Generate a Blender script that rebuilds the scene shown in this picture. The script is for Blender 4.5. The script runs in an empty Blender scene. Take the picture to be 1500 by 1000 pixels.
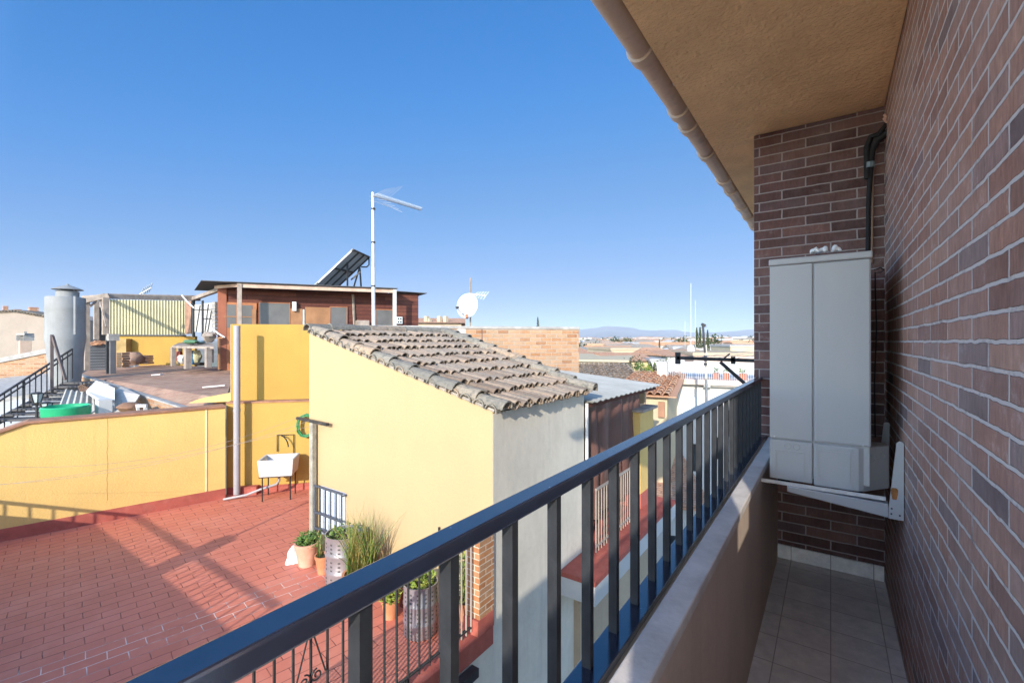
import bpy, bmesh, math, random
from mathutils import Vector, Matrix
random.seed(7)
R = math.radians
scene = bpy.context.scene
COL = scene.collection

# ---------------------------------------------------------------- measuring helpers (camera stands at the origin)
YAW = R(35.0); FPX = 666.7
CA, SA = math.cos(YAW), math.sin(YAW)
def ray(u, v):
    q = (u-750)/FPX; w = (500-v)/FPX
    return Vector((CA*q-SA, SA*q+CA, w))
def P(u, v, d): return ray(u, v)*d
def PX(u, v, x): r = ray(u, v); return r*(x/r.x)
def PY(u, v, y): r = ray(u, v); return r*(y/r.y)
def PZ(u, v, z): r = ray(u, v); return r*(z/r.z)

class Frame:
    """vertical plane through O running along e, facing n"""
    def __init__(s, O, e):
        s.O = Vector((O[0], O[1])); s.e = Vector((e[0], e[1])).normalized(); s.n = Vector((s.e.y, -s.e.x))
    def p(s, a, t, z):
        q = s.O+s.e*a+s.n*t
        return Vector((q.x, q.y, z))
    def hit(s, u, v, t=0):
        r = ray(u, v); O = s.O+s.n*t; r2 = Vector((r.x, r.y))
        return r*(O.dot(s.n)/r2.dot(s.n))
    def su(s, u, t=0):
        h = s.hit(u, 500, t); return (Vector((h.x, h.y))-s.O).dot(s.e)
    def zv(s, u, v, t=0): return s.hit(u, v, t).z
    def box(s, mb, a0, a1, t0, t1, z0, z1):
        ps = [s.p(a, t, z) for z in (z0, z1) for a, t in ((a0, t0), (a1, t0), (a1, t1), (a0, t1))]
        mb.hexa(ps)
    def rect(s, mb, u0, u1, v0, v1, t0, t1):
        a0, a1 = s.su(u0, t1), s.su(u1, t1); um = (u0+u1)/2
        s.box(mb, a0, a1, t0, t1, s.zv(um, v1, t1), s.zv(um, v0, t1))

# ---------------------------------------------------------------- mesh builder
class MB:
    def __init__(s): s.v = []; s.f = []
    def add(s, vs, fs):
        n = len(s.v); s.v += [Vector(x) for x in vs]; s.f += [[i+n for i in f] for f in fs]
    def hexa(s, p):
        s.add(p, [(0, 3, 2, 1), (4, 5, 6, 7), (0, 1, 5, 4), (1, 2, 6, 5), (2, 3, 7, 6), (3, 0, 4, 7)])
    def box(s, a, b):
        x0, y0, z0 = a; x1, y1, z1 = b
        s.hexa([(x0, y0, z0), (x1, y0, z0), (x1, y1, z0), (x0, y1, z0), (x0, y0, z1), (x1, y0, z1), (x1, y1, z1), (x0, y1, z1)])
    def prism(s, pts, vec):
        n = len(pts); vec = Vector(vec); pts = [Vector(p) for p in pts]
        s.add(pts+[p+vec for p in pts], [list(range(n))[::-1], list(range(n, 2*n))]+[(i, (i+1) % n, n+(i+1) % n, n+i) for i in range(n)])
    def bar(s, a, b, w, h=None, up=(0, 0, 1)):
        h = h or w; a = Vector(a); b = Vector(b); d = (b-a).normalized(); up = Vector(up)
        if abs(d.dot(up)) > .98: up = Vector((0, 1, 0))
        x = d.cross(up).normalized()*w/2; y = x.cross(d).normalized()*h/2
        s.hexa([a-x-y, a+x-y, a+x+y, a-x+y, b-x-y, b+x-y, b+x+y, b-x+y])
    def tube(s, pts, r, seg=8, caps=True):
        pts = [Vector(p) for p in pts]; n = len(pts); rs = r if isinstance(r, (list, tuple)) else [r]*n
        base = len(s.v); prev = None
        for i, p in enumerate(pts):
            d = (pts[min(i+1, n-1)]-pts[max(i-1, 0)]).normalized()
            if prev is None:
                up = Vector((0, 0, 1)) if abs(d.z) < .9 else Vector((1, 0, 0)); x = d.cross(up).normalized()
            else:
                x = (prev-d*prev.dot(d)).normalized()
            prev = x; y = d.cross(x)
            for k in range(seg):
                t = 2*math.pi*k/seg
                s.v.append(p+(x*math.cos(t)+y*math.sin(t))*rs[i])
        for i in range(n-1):
            for k in range(seg):
                a = base+i*seg+k; b = base+i*seg+(k+1) % seg
                s.f.append([a, b, b+seg, a+seg])
        if caps:
            s.f.append([base+k for k in range(seg)][::-1]); s.f.append([base+(n-1)*seg+k for k in range(seg)])
    def lathe(s, prof, c, seg=24, closed=True):
        c = Vector(c); base = len(s.v)
        for r, z in prof:
            for k in range(seg):
                t = 2*math.pi*k/seg; s.v.append(c+Vector((r*math.cos(t), r*math.sin(t), z)))
        n = len(prof)
        for i in range(n-1):
            for k in range(seg):
                a = base+i*seg+k; b = base+i*seg+(k+1) % seg
                s.f.append([a, b, b+seg, a+seg])
        if closed:
            s.f.append([base+k for k in range(seg)][::-1]); s.f.append([base+(n-1)*seg+k for k in range(seg)])
    def build(s, name, m, parent=None, bevel=0, smooth=False, uvrot=0., local=False):
        me = bpy.data.meshes.new(name); off = Vector((0, 0, 0))
        if parent is not None and not local:
            q = parent
            while q is not None: off += q.location; q = q.parent
        me.from_pydata([tuple(v-off) for v in s.v], [], s.f)
        bm = bmesh.new(); bm.from_mesh(me); bmesh.ops.recalc_face_normals(bm, faces=bm.faces)
        uvl = bm.loops.layers.uv.new('UVMap'); cr, sr = math.cos(uvrot), math.sin(uvrot)
        for f in bm.faces:
            n = f.normal
            for l in f.loops:
                c = l.vert.co+off
                if abs(n.z) > .72: l[uvl].uv = (c.x*cr+c.y*sr, -c.x*sr+c.y*cr)
                else:
                    t = Vector((-n.y, n.x, 0)).normalized()
                    w = n.cross(t)
                    l[uvl].uv = (c.dot(t), c.dot(w) if abs(n.z) > .1 else c.z)
        bm.to_mesh(me); bm.free()
        if smooth:
            for p in me.polygons: p.use_smooth = True
        me.materials.append(m)
        o = bpy.data.objects.new(name, me); COL.objects.link(o)
        if parent is not None: o.parent = parent
        if bevel:
            b = o.modifiers.new('bevel', 'BEVEL'); b.width = bevel; b.segments = 2; b.limit_method = 'ANGLE'; b.angle_limit = R(50)
        if smooth:
            try:
                me.set_sharp_from_angle(angle=R(42))
            except Exception: pass
        return o

def tag(o, label=None, cat=None, group=None, kind=None):
    if label: o['label'] = label
    if cat: o['category'] = cat
    if group: o['group'] = group
    if kind: o['kind'] = kind
    return o
def thing(name, loc, label, cat, group=None):
    o = bpy.data.objects.new(name, None); COL.objects.link(o); o.location = loc; o.empty_display_size = .1
    return tag(o, label, cat, group)
def copy_tree(o, parent=None):
    c = o.copy(); COL.objects.link(c); c.parent = parent
    for ch in [x for x in o.children]: copy_tree(ch, c)
    return c

# ---------------------------------------------------------------- materials
def newmat(name):
    m = bpy.data.materials.new(name); m.use_nodes = True; nt = m.node_tree
    return m, nt, nt.nodes['Principled BSDF'], nt.nodes.new, nt.links.new
def ramp(nt, stops, interp='LINEAR'):
    r = nt.nodes.new('ShaderNodeValToRGB'); r.color_ramp.interpolation = interp
    el = r.color_ramp.elements
    while len(el) < len(stops): el.new(.5)
    for e, (p, c) in zip(el, stops):
        e.position = p; e.color = (c, c, c, 1) if isinstance(c, (int, float)) else (*c, 1)
    return r
def mix(nt, a, b, fac, mode='MIX'):
    m = nt.nodes.new('ShaderNodeMix'); m.data_type = 'RGBA'; m.blend_type = mode
    for i, x in ((0, fac), (6, a), (7, b)):
        if hasattr(x, 'is_output'): nt.links.new(x, m.inputs[i])
        elif i == 0: m.inputs[0].default_value = x
        else: m.inputs[i].default_value = (*x, 1)
    return m.outputs[2]
def noise(nt, scale, detail=5, rough=.6, stretch=None, src='Object'):
    t = nt.nodes.new('ShaderNodeTexCoord'); n = nt.nodes.new('ShaderNodeTexNoise')
    n.inputs['Scale'].default_value = scale; n.inputs['Detail'].default_value = detail; n.inputs['Roughness'].default_value = rough
    if stretch:
        mp = nt.nodes.new('ShaderNodeMapping'); mp.inputs['Scale'].default_value = stretch
        nt.links.new(t.outputs[src], mp.inputs[0]); nt.links.new(mp.outputs[0], n.inputs[0])
    else: nt.links.new(t.outputs[src], n.inputs[0])
    return n.outputs['Fac']
def bumped(nt, b, h, strength, dist=.01, prev=None):
    bp = nt.nodes.new('ShaderNodeBump'); bp.inputs['Strength'].default_value = strength; bp.inputs['Distance'].default_value = dist
    nt.links.new(h, bp.inputs['Height'])
    if prev is not None: nt.links.new(prev, bp.inputs['Normal'])
    nt.links.new(bp.outputs[0], b.inputs['Normal']); return bp.outputs[0]
def mat(name, col, rough=.75, metal=0., var=.18, vs=2.5, bump=.25, bs=60., stain=None, sa=.5, sscale=(2.5, 2.5, .35), thr=(.5, .75), spec=.4, bd=.006, drip=None, da=.3):
    m, nt, b, new, link = newmat(name)
    n = noise(nt, vs, 7)
    lo = tuple(max(0, c*(1-var)) for c in col); hi = tuple(min(1, c*(1+var)) for c in col)
    r = ramp(nt, [(.3, lo), (.7, hi)]); link(n, r.inputs[0]); out = r.outputs[0]
    fine = noise(nt, bs, 4)
    rf = ramp(nt, [(.3, .88), (.7, 1.)]); link(fine, rf.inputs[0])
    out = mix(nt, out, rf.outputs[0], .6, 'MULTIPLY')
    if stain:
        s = noise(nt, 1.6, 6, .65, sscale); rs = ramp(nt, [(thr[0], 0.), (thr[1], sa)]); link(s, rs.inputs[0])
        out = mix(nt, out, stain, rs.outputs[0])
    if drip:
        s = noise(nt, 1., 5, .6, (9, 9, .5)); rs = ramp(nt, [(.56, 0.), (.72, da)]); link(s, rs.inputs[0]); out = mix(nt, out, drip, rs.outputs[0])
        s = noise(nt, 5., 8, .75, (1, 1, 1)); rs = ramp(nt, [(.64, 0.), (.70, da)]); link(s, rs.inputs[0]); out = mix(nt, out, drip, rs.outputs[0])
    link(out, b.inputs['Base Color']); b.inputs['Roughness'].default_value = rough; b.inputs['Metallic'].default_value = metal
    b.inputs['Specular IOR Level'].default_value = spec
    if bump: bumped(nt, b, fine, bump, bd)
    return m
def brick(name, stops, mortar, bw=.25, bh=.06, ms=.006, off=.5, rough=.85, bump=.6, warp=.004, grime=None, ga=.4, mvar=None, bd=.008, grain=0):
    m, nt, b, new, link = newmat(name)
    tc = new('ShaderNodeTexCoord'); nz = new('ShaderNodeTexNoise'); nz.inputs['Scale'].default_value = 22; nz.inputs['Detail'].default_value = 6
    link(tc.outputs['UV'], nz.inputs[0])
    sub = new('ShaderNodeVectorMath'); sub.operation = 'SUBTRACT'; sub.inputs[1].default_value = (.5, .5, .5); link(nz.outputs['Color'], sub.inputs[0])
    sc = new('ShaderNodeVectorMath'); sc.operation = 'SCALE'; sc.inputs['Scale'].default_value = warp*2; link(sub.outputs[0], sc.inputs[0])
    ad = new('ShaderNodeVectorMath'); link(tc.outputs['UV'], ad.inputs[0]); link(sc.outputs[0], ad.inputs[1])
    bt = new('ShaderNodeTexBrick'); link(ad.outputs[0], bt.inputs['Vector'])
    bt.offset = off; bt.inputs['Scale'].default_value = 1; bt.inputs['Brick Width'].default_value = bw; bt.inputs['Row Height'].default_value = bh
    bt.inputs['Mortar Size'].default_value = ms; bt.inputs['Mortar Smooth'].default_value = .25
    bt.inputs['Color1'].default_value = (0, 0, 0, 1); bt.inputs['Color2'].default_value = (1, 1, 1, 1); bt.inputs['Mortar'].default_value = (.5, .5, .5, 1)
    r = ramp(nt, stops); link(bt.outputs['Color'], r.inputs[0])
    n = noise(nt, 14, 8, .7); rn = ramp(nt, [(.25, .62), (.75, 1.2)]); link(n, rn.inputs[0])
    col = mix(nt, r.outputs[0], rn.outputs[0], .8, 'MULTIPLY')
    if grain:
        n2 = noise(nt, 60, 6, .75, (1, 1, .22)); r2 = ramp(nt, [(.3, .68), (.7, 1.22)]); link(n2, r2.inputs[0]); col = mix(nt, col, r2.outputs[0], grain, 'MULTIPLY')
        n3 = noise(nt, 7, 9, .8); r3 = ramp(nt, [(.58, 0.), (.72, .55)]); link(n3, r3.inputs[0]); col = mix(nt, col, mortar, r3.outputs[0])
    if grime:
        g = noise(nt, 1.3, 7, .65); rg = ramp(nt, [(.45, 0.), (.75, ga)]); link(g, rg.inputs[0]); col = mix(nt, col, grime, rg.outputs[0])
    mo = mortar
    if mvar is not None:
        k = noise(nt, 9, 6, .75); rk = ramp(nt, [(.30, mvar), (.46, mortar)]); link(k, rk.inputs[0]); mo = rk.outputs[0]
    col = mix(nt, col, mo, bt.outputs['Fac'])
    link(col, b.inputs['Base Color']); b.inputs['Roughness'].default_value = rough; b.inputs['Specular IOR Level'].default_value = .08 if bw > .3 and rough > .8 else .25
    inv = new('ShaderNodeMath'); inv.operation = 'SUBTRACT'; inv.inputs[0].default_value = 1; link(bt.outputs['Fac'], inv.inputs[1])
    p = bumped(nt, b, inv.outputs[0], bump, bd)
    bumped(nt, b, noise(nt, 90, 4), .25, .003, p)
    return m
def island(name, stops, rough=.9, lichen=None, la=.7, bump=.4, ns=25):
    m, nt, b, new, link = newmat(name)
    g = new('ShaderNodeNewGeometry'); r = ramp(nt, stops); link(g.outputs['Random Per Island'], r.inputs[0])
    n = noise(nt, ns, 7, .7); rn = ramp(nt, [(.25, .6), (.75, 1.15)]); link(n, rn.inputs[0]); out = mix(nt, r.outputs[0], rn.outputs[0], .9, 'MULTIPLY')
    if lichen:
        l = noise(nt, 11, 8, .75); rl = ramp(nt, [(.5, 0.), (.62, la)]); link(l, rl.inputs[0]); out = mix(nt, out, lichen, rl.outputs[0])
    link(out, b.inputs['Base Color']); b.inputs['Roughness'].default_value = rough; b.inputs['Specular IOR Level'].default_value = .25
    bumped(nt, b, n, bump, .01); return m
def glass(name, col=(.05, .07, .09)):
    m, nt, b, new, link = newmat(name); b.inputs['Base Color'].default_value = (*col, 1); b.inputs['Roughness'].default_value = .08; return m
SKY_STR, SUN_STR, EXPO, SKY_DUST, SKY_OZONE, SKY_GAIN = .15, 2.8, 1.2, .5, 3.0, 1.75
# ---------------------------------------------------------------- material library
wall_brick = brick('facing brick', [(0, (.25, .13, .10)), (.3, (.40, .215, .155)), (.55, (.34, .175, .13)), (.8, (.44, .25, .18)), (.93, (.29, .19, .17)), (1, (.16, .11, .105))],
                   (.54, .49, .465), bw=.25, bh=.0535, ms=.0050, warp=.0048, grime=(.52, .44, .41), ga=.35, mvar=(.24, .19, .18), bump=1., bd=.010, grain=1.)
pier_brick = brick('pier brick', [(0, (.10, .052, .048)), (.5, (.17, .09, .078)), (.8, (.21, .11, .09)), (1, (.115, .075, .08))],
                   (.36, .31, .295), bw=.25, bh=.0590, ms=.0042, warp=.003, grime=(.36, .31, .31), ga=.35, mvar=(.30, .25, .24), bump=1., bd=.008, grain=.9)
soffit_mat = mat('ochre roughcast', (.90, .62, .33), var=.12, vs=2.6, bump=1., bs=42, stain=(.62, .38, .19), sa=.5, sscale=(1.5, 1.5, 1.5), bd=.02)
parapet_mat = mat('brown plaster', (.56, .44, .35), var=.12, vs=1.5, bump=.3, bs=45, stain=(.36, .27, .2), sa=.6, bd=.004, drip=(.42, .33, .26), da=.25)
coping_mat = mat('weathered coping', (.58, .54, .50), var=.2, vs=7, bump=.35, bs=40, stain=(.34, .31, .29), sa=.5, sscale=(3, 3, 3))
floor_tile = brick('beige floor tile', [(0, (.74, .69, .63)), (1, (.82, .77, .71))], (.40, .34, .30), bw=.2, bh=.2, ms=.0025, off=0, rough=.38, warp=.0006, grime=(.58, .52, .47), ga=.5, bump=.25, bd=.003)
skirt_mat = brick('white skirting tile', [(0, (.80, .77, .72)), (1, (.86, .83, .78))], (.3, .26, .22), bw=.2, bh=.4, ms=.002, off=0, rough=.35, warp=.0004, bump=.2)
black_paint = mat('dusty black paint', (.030, .032, .036), rough=.5, var=.3, vs=16, bump=.10, bs=160, spec=.12, stain=(.12, .125, .125), sa=.3, sscale=(5, 5, 5), thr=(.52, .75), bd=.002)
rail_top_mat = mat('glossy black rail paint', (.008, .014, .030), rough=.16, var=.4, vs=14, bump=.03, bs=220, spec=1., stain=(.42, .44, .5), sa=.8, sscale=(45, 45, 45), thr=(.71, .735), bd=.001)
gutter_mat = mat('beige gutter plastic', (.60, .455, .335), rough=.45, var=.12, vs=6, bump=.08, stain=(.26, .18, .13), sa=.6, sscale=(4, 4, 4))
ac_mat = mat('ivory painted steel', (.42, .42, .415), rough=.42, var=.03, vs=1.2, bump=.03, bs=200, stain=(.55, .52, .47), sa=.22, sscale=(2, 2, .5))
ac_dark = mat('seam shadow gap', (.05, .05, .05), rough=.8)
galv = mat('galvanised steel', (.58, .59, .60), rough=.42, metal=.4, var=.15, vs=12, bump=.1, stain=(.35, .31, .27), sa=.3)
foam = mat('black pipe foam', (.018, .018, .02), rough=.8, bump=.4, bs=90)
copper = mat('dull copper pipe', (.34, .22, .15), rough=.5, metal=.3)
white_plastic = mat('white plastic film', (.78, .78, .76), rough=.4, var=.06)
duct_mat = mat('grey duct tape', (.2, .27, .3), rough=.6)
rust = mat('rust stain', (.33, .13, .04), rough=.9, var=.5, vs=30)
yellow = mat('yellow stucco', (.74, .49, .16), var=.07, vs=1.2, bump=.6, bs=38, stain=(.60, .43, .17), sa=.4, sscale=(3.2, 3.2, .4), bd=.008, drip=(.56, .37, .13), da=.3)
deep_yellow = mat('deep yellow stucco', (.42, .25, .045), var=.07, vs=1.4, bump=.5, bs=38, stain=(.35, .21, .05), sa=.35, sscale=(1.3, 1.3, .5), bd=.008, drip=(.31, .19, .05), da=.3)
cream = mat('cream yellow stucco', (.475, .35, .185), var=.04, vs=.9, bump=.35, bs=40, stain=(.42, .31, .165), sa=.35, sscale=(1, 1, .45), thr=(.5, .8), bd=.006, drip=(.43, .31, .16), da=.22)
grey_render = mat('grey cement render', (.66, .605, .50), var=.09, vs=1.6, bump=.6, bs=11, stain=(.53, .485, .40), sa=.5, sscale=(2.6, 2.6, .6), bd=.007, drip=(.46, .43, .39), da=.35)
red_paint = mat('red floor paint', (.40, .10, .07), var=.2, vs=4, bump=.3, stain=(.5, .2, .15), sa=.4, sscale=(3, 3, 3))
bounce_white = mat('added bounce white', (.86, .84, .80), var=.04)  # white for unseen surfaces, added to bounce sunlight into the balcony
white_wall = mat('white limewash', (.56, .55, .52), spec=.1, var=.06, vs=1.5, bump=.3, stain=(.6, .56, .5), sa=.3)
beige_wall = mat('beige render', (.46, .36, .25), spec=.05, var=.1, vs=1., bump=.4, bs=12, stain=(.36, .28, .2), sa=.45)
cream_wall = mat('pale cream wall', (.52, .43, .29), spec=.05, var=.06, vs=.8, bump=.3, stain=(.42, .35, .24), sa=.3)
concrete = mat('old concrete', (.36, .34, .31), var=.25, vs=6, bump=.7, bs=30, stain=(.2, .19, .17), sa=.6, sscale=(2, 2, 2), bd=.012)
pvc = mat('grey pvc', (.33, .32, .325), rough=.45, var=.06, bump=.05)
orange_brick = brick('raw orange brick', [(0, (.31, .145, .065)), (.35, (.41, .215, .105)), (.7, (.46, .27, .15)), (1, (.37, .24, .14))], (.38, .31, .24), bw=.25, bh=.085, ms=.008, warp=.012, grime=(.40, .33, .26), ga=.4, bump=.8)
pilaster_brick = brick('pilaster brick', [(0, (.38, .16, .07)), (.5, (.50, .23, .10)), (1, (.43, .24, .13))], (.62, .50, .38), bw=.2, bh=.06, ms=.006, warp=.004)
terra = mat('terracotta', (.56, .22, .10), var=.15, vs=8, bump=.2, stain=(.6, .38, .26), sa=.4, sscale=(4, 4, 4))
terra_pale = mat('pale terracotta', (.66, .36, .24), var=.12, vs=7, bump=.2, stain=(.70, .52, .42), sa=.5, sscale=(4, 4, 4))
soil = mat('potting soil', (.06, .045, .03), bump=.8, bs=60)
roof_tile = island('old clay tile', [(0, (.22, .16, .115)), (.25, (.32, .24, .175)), (.55, (.39, .29, .21)), (.8, (.30, .25, .20)), (1, (.43, .32, .22))], lichen=(.18, .17, .145), la=.6)
ridge_tile = island('lichen grey clay tile', [(0, (.20, .185, .155)), (.5, (.30, .265, .21)), (.8, (.42, .30, .20)), (1, (.24, .22, .19))], lichen=(.12, .12, .105), la=.8)
mortar_mat = mat('roof mortar', (.34, .30, .25), var=.3, vs=9, bump=1., bs=25, bd=.02)
green_hose = mat('green garden hose', (.05, .22, .08), rough=.4, var=.3, vs=20)
dark_iron = mat('dark iron', (.035, .034, .034), rough=.5, var=.3, vs=15)
blue_iron = mat('blue grey iron', (.07, .085, .105), rough=.45, var=.2, vs=15)
shutter_white = mat('white shutter', (.70, .74, .76), rough=.5, var=.04)
drum_steel = mat('pierced drum steel', (.42, .42, .44), rough=.35, metal=.6, var=.15, vs=10, stain=(.4, .36, .33), sa=.4)
wood_red = brick('dark red planks', [(0, (.075, .022, .016)), (.5, (.115, .036, .024)), (1, (.15, .05, .03))], (.03, .012, .01), bw=3.1, bh=.145, ms=.007, warp=.003, rough=.7, grime=(.2, .08, .05), ga=.4)
wood_orange = mat('orange board', (.30, .15, .07), var=.25, vs=2, bump=.3, stain=(.3, .13, .05), sa=.5, sscale=(9, 9, .4))
wood_door = mat('stained door wood', (.36, .14, .06), var=.25, vs=3, bump=.3)
wood_grey = mat('weathered timber', (.32, .26, .21), var=.3, vs=5, bump=.6, stain=(.17, .14, .12), sa=.6, sscale=(9, 9, .6))
fascia_mat = mat('pale fascia board', (.52, .36, .27), var=.25, vs=3, bump=.3, stain=(.3, .2, .15), sa=.6)
grey_sheet = mat('grey sheet roof', (.43, .42, .37), rough=.8, spec=.1, var=.12, vs=2, bump=.15, stain=(.3, .29, .27), sa=.4, sscale=(1, 1, 1))
cream_sheet = mat('cream corrugated sheet', (.44, .41, .255), rough=.55, var=.1, vs=2, bump=.1, stain=(.32, .29, .18), sa=.4)
curtain_mat = mat('brown vinyl curtain', (.115, .055, .043), rough=.42, var=.2, vs=2, bump=.15, stain=(.26, .15, .12), sa=.3)
panel_back = mat('panel backsheet', (.34, .34, .34), rough=.4, var=.1)
tank_mat = mat('grey fibre cement', (.26, .262, .255), rough=.75, var=.1, vs=3, bump=.3, stain=(.36, .37, .375), sa=.5, sscale=(4, 4, .4))
upper_tile = brick('rough brown terrace tile', [(0, (.30, .17, .115)), (.5, (.38, .22, .15)), (1, (.45, .27, .18))], (.40, .31, .22), bw=.3, bh=.15, ms=.006, warp=.01, grime=(.42, .30, .21), ga=.5)
far_roof = brick('far clay roof', [(0, (.52, .27, .16)), (.5, (.63, .35, .215)), (1, (.57, .37, .25))], (.34, .20, .13), bw=.32, bh=.15, ms=.02, warp=.02, bump=.8)
old_roof = brick('grey brown clay roof', [(0, (.18, .15, .12)), (.5, (.28, .23, .18)), (1, (.36, .28, .21))], (.55, .46, .36), bw=.34, bh=.17, ms=.03, warp=.04, bump=1.)
glassm = glass('window glass')
win_dark = glass('dark window', (.03, .035, .04))
grey_glass = mat('dusty grey pane', (.115, .11, .105), rough=.35, var=.15)
red_white = mat('red tile patch', (.42, .12, .09), var=.15)

rail_top_mat.node_tree.nodes['Principled BSDF'].inputs['IOR'].default_value = 1.75
# red terrace tiles with pale worn joints along one strip
def terrace_tile_mat():
    m, nt, b, new, link = newmat('red painted terrace tile')
    tc = new('ShaderNodeTexCoord'); nz = new('ShaderNodeTexNoise'); nz.inputs['Scale'].default_value = 5; nz.inputs['Detail'].default_value = 4
    link(tc.outputs['UV'], nz.inputs[0])
    sub = new('ShaderNodeVectorMath'); sub.operation = 'SUBTRACT'; sub.inputs[1].default_value = (.5,)*3; link(nz.outputs['Color'], sub.inputs[0])
    sc = new('ShaderNodeVectorMath'); sc.operation = 'SCALE'; sc.inputs['Scale'].default_value = .018; link(sub.outputs[0], sc.inputs[0])
    ad = new('ShaderNodeVectorMath'); link(tc.outputs['UV'], ad.inputs[0]); link(sc.outputs[0], ad.inputs[1])
    bt = new('ShaderNodeTexBrick'); link(ad.outputs[0], bt.inputs['Vector']); bt.offset = .5
    bt.inputs['Scale'].default_value = 1; bt.inputs['Brick Width'].default_value = .29; bt.inputs['Row Height'].default_value = .145
    bt.inputs['Mortar Size'].default_value = .0048; bt.inputs['Mortar Smooth'].default_value = .3
    bt.inputs['Color1'].default_value = (0, 0, 0, 1); bt.inputs['Color2'].default_value = (1, 1, 1, 1)
    r = ramp(nt, [(0, (.56, .175, .112)), (1, (.61, .20, .132))]); link(bt.outputs['Color'], r.inputs[0])
    n = noise(nt, 2.2, 7, .7); rn = ramp(nt, [(.25, .88), (.75, 1.08)]); link(n, rn.inputs[0]); col = mix(nt, r.outputs[0], rn.outputs[0], .9, 'MULTIPLY')
    dust = noise(nt, 1.1, 8, .7); rd = ramp(nt, [(.5, 0.), (.8, .45)]); link(dust, rd.inputs[0]); col = mix(nt, col, (.63, .31, .225), rd.outputs[0])
    patch = noise(nt, 3.5, 7, .75, (1.0, .5, 1)); rp = ramp(nt, [(.665, 0.), (.71, .6)]); link(patch, rp.inputs[0]); col = mix(nt, col, (.30, .12, .05), rp.outputs[0])
    # strip of efflorescence: across-row coordinate v of the UV
    sp = new('ShaderNodeSeparateXYZ'); link(tc.outputs['UV'], sp.inputs[0])
    d = new('ShaderNodeMath'); d.operation = 'SUBTRACT'; d.inputs[1].default_value = STRIP; link(sp.outputs['Y'], d.inputs[0])
    a = new('ShaderNodeMath'); a.operation = 'ABSOLUTE'; link(d.outputs[0], a.inputs[0])
    rr = ramp(nt, [(.14, 1.), (.30, 0.)]); link(a.outputs[0], rr.inputs[0])
    wn = noise(nt, 4, 5, .7); rw = ramp(nt, [(.36, .1), (.5, 1.)]); link(wn, rw.inputs[0])
    mk = new('ShaderNodeMath'); mk.operation = 'MULTIPLY'; link(rr.outputs[0], mk.inputs[0]); link(rw.outputs[0], mk.inputs[1])
    jn = noise(nt, 6, 5, .7); rj = ramp(nt, [(.42, (.33, .10, .07)), (.6, (.15, .05, .04))]); link(jn, rj.inputs[0])
    jc = mix(nt, rj.outputs[0], (.70, .57, .51), mk.outputs[0])
    col = mix(nt, col, jc, bt.outputs['Fac'])
    link(col, b.inputs['Base Color']); b.inputs['Roughness'].default_value = .55; b.inputs['Specular IOR Level'].default_value = .35
    inv = new('ShaderNodeMath'); inv.operation = 'SUBTRACT'; inv.inputs[0].default_value = 1; link(bt.outputs['Fac'], inv.inputs[1])
    p = bumped(nt, b, inv.outputs[0], .5, .006); bumped(nt, b, noise(nt, 40, 4), .25, .005, p)
    return m

# ---------------------------------------------------------------- our balcony
XW, ZF, ZC, YP = .25, -1.35, 1.323, 3.30
XI, XO, ZL = -.272, -.405, -.60          # parapet inner face, outer face, coping height
YE = .40                                 # where the brick wall ends behind the viewer
b = thing('apartment_building', (0, YP, ZF), 'dark brick apartment block whose narrow tiled balcony runs along the right', 'building')
mb = MB(); mb.box((XW, YE, ZF), (XW+.3, 4.1, ZC+.25)); mb.build('brick_wall', wall_brick, b)
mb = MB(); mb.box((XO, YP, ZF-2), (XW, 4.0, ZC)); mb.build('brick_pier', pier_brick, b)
mb = MB(); mb.box((-.665, -1.0, ZC+.003), (XW-.003, 6.2, ZC+.2)); mb.box((XW-.003, -1.0, ZC+.253), (3, 6.2, ZC+.4)); mb.build('roof_soffit', soffit_mat, b)
mb = MB()
mb.prism([(-.675, -1.0, ZC+.204), (3, -1, ZC+.75), (3, -1, ZC+.81), (-.70, -1, ZC+.26)], (0, 7.2, 0)); mb.build('roof_slope', far_roof, b)
par = MB(); par.box((XO, -1.798, ZF-1.2), (XI, YP-.003, ZL-.03)); par = par.build('balcony_parapet', parapet_mat, b)
mb = MB(); mb.box((-.322, -1.797, ZL-.03), (XI+.012, YP-.004, ZL)); mb.build('coping', coping_mat, par, bevel=.004)
mb = MB(); mb.box((XI, YP-.012, ZF+.003), (XW-.004, YP-.002, ZF+.085)); mb.build('skirting', skirt_mat, b)
mb = MB(); mb.box((XI+.002, -2.4, ZF-.25), (9, YE-.004, ZF-.004)); mb.box((XI+.002, YE-.003, ZF-.25), (XW, YP-.003, ZF-.03)); mb.build('balcony_slab', bounce_white, b)
# unseen terrace behind the viewer, whitened for bounce, with walls added to shape sunlight
mb = MB(); mb.box((XO, -14, -7), (XI, -1.8, .19)); mb.build('added_shade_wall', bounce_white, b)  # added unseen wall, shades the grey render and bounces sun
mb = MB(); mb.box((XI+.002, -14, -7), (9, -2.402, ZF-.006)); mb.build('bounce_terrace', bounce_white, b)  # unseen floor made wide and white to bounce sun onto the soffit
mb = MB(); mb.box((XW, -.95, ZF), (XW+.012, .10, .34)); mb.box((XW, -2.4, .15), (XW+.012, -.952, .34)); mb.box((XW, .101, ZF), (XW+.012, YE-.002, -.10)); mb.build('added_sun_blocker', bounce_white, b)  # added out of view, cut to shape sun patches on bars and coping
fl = MB(); fl.add([(XI-.002, -2.4, ZF), (XW+.002, -2.4, ZF), (XW+.002, YP, ZF), (XI-.002, YP, ZF)], [(0, 1, 2, 3)])
tag(fl.build('balcony_floor', floor_tile), kind='structure')

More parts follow.
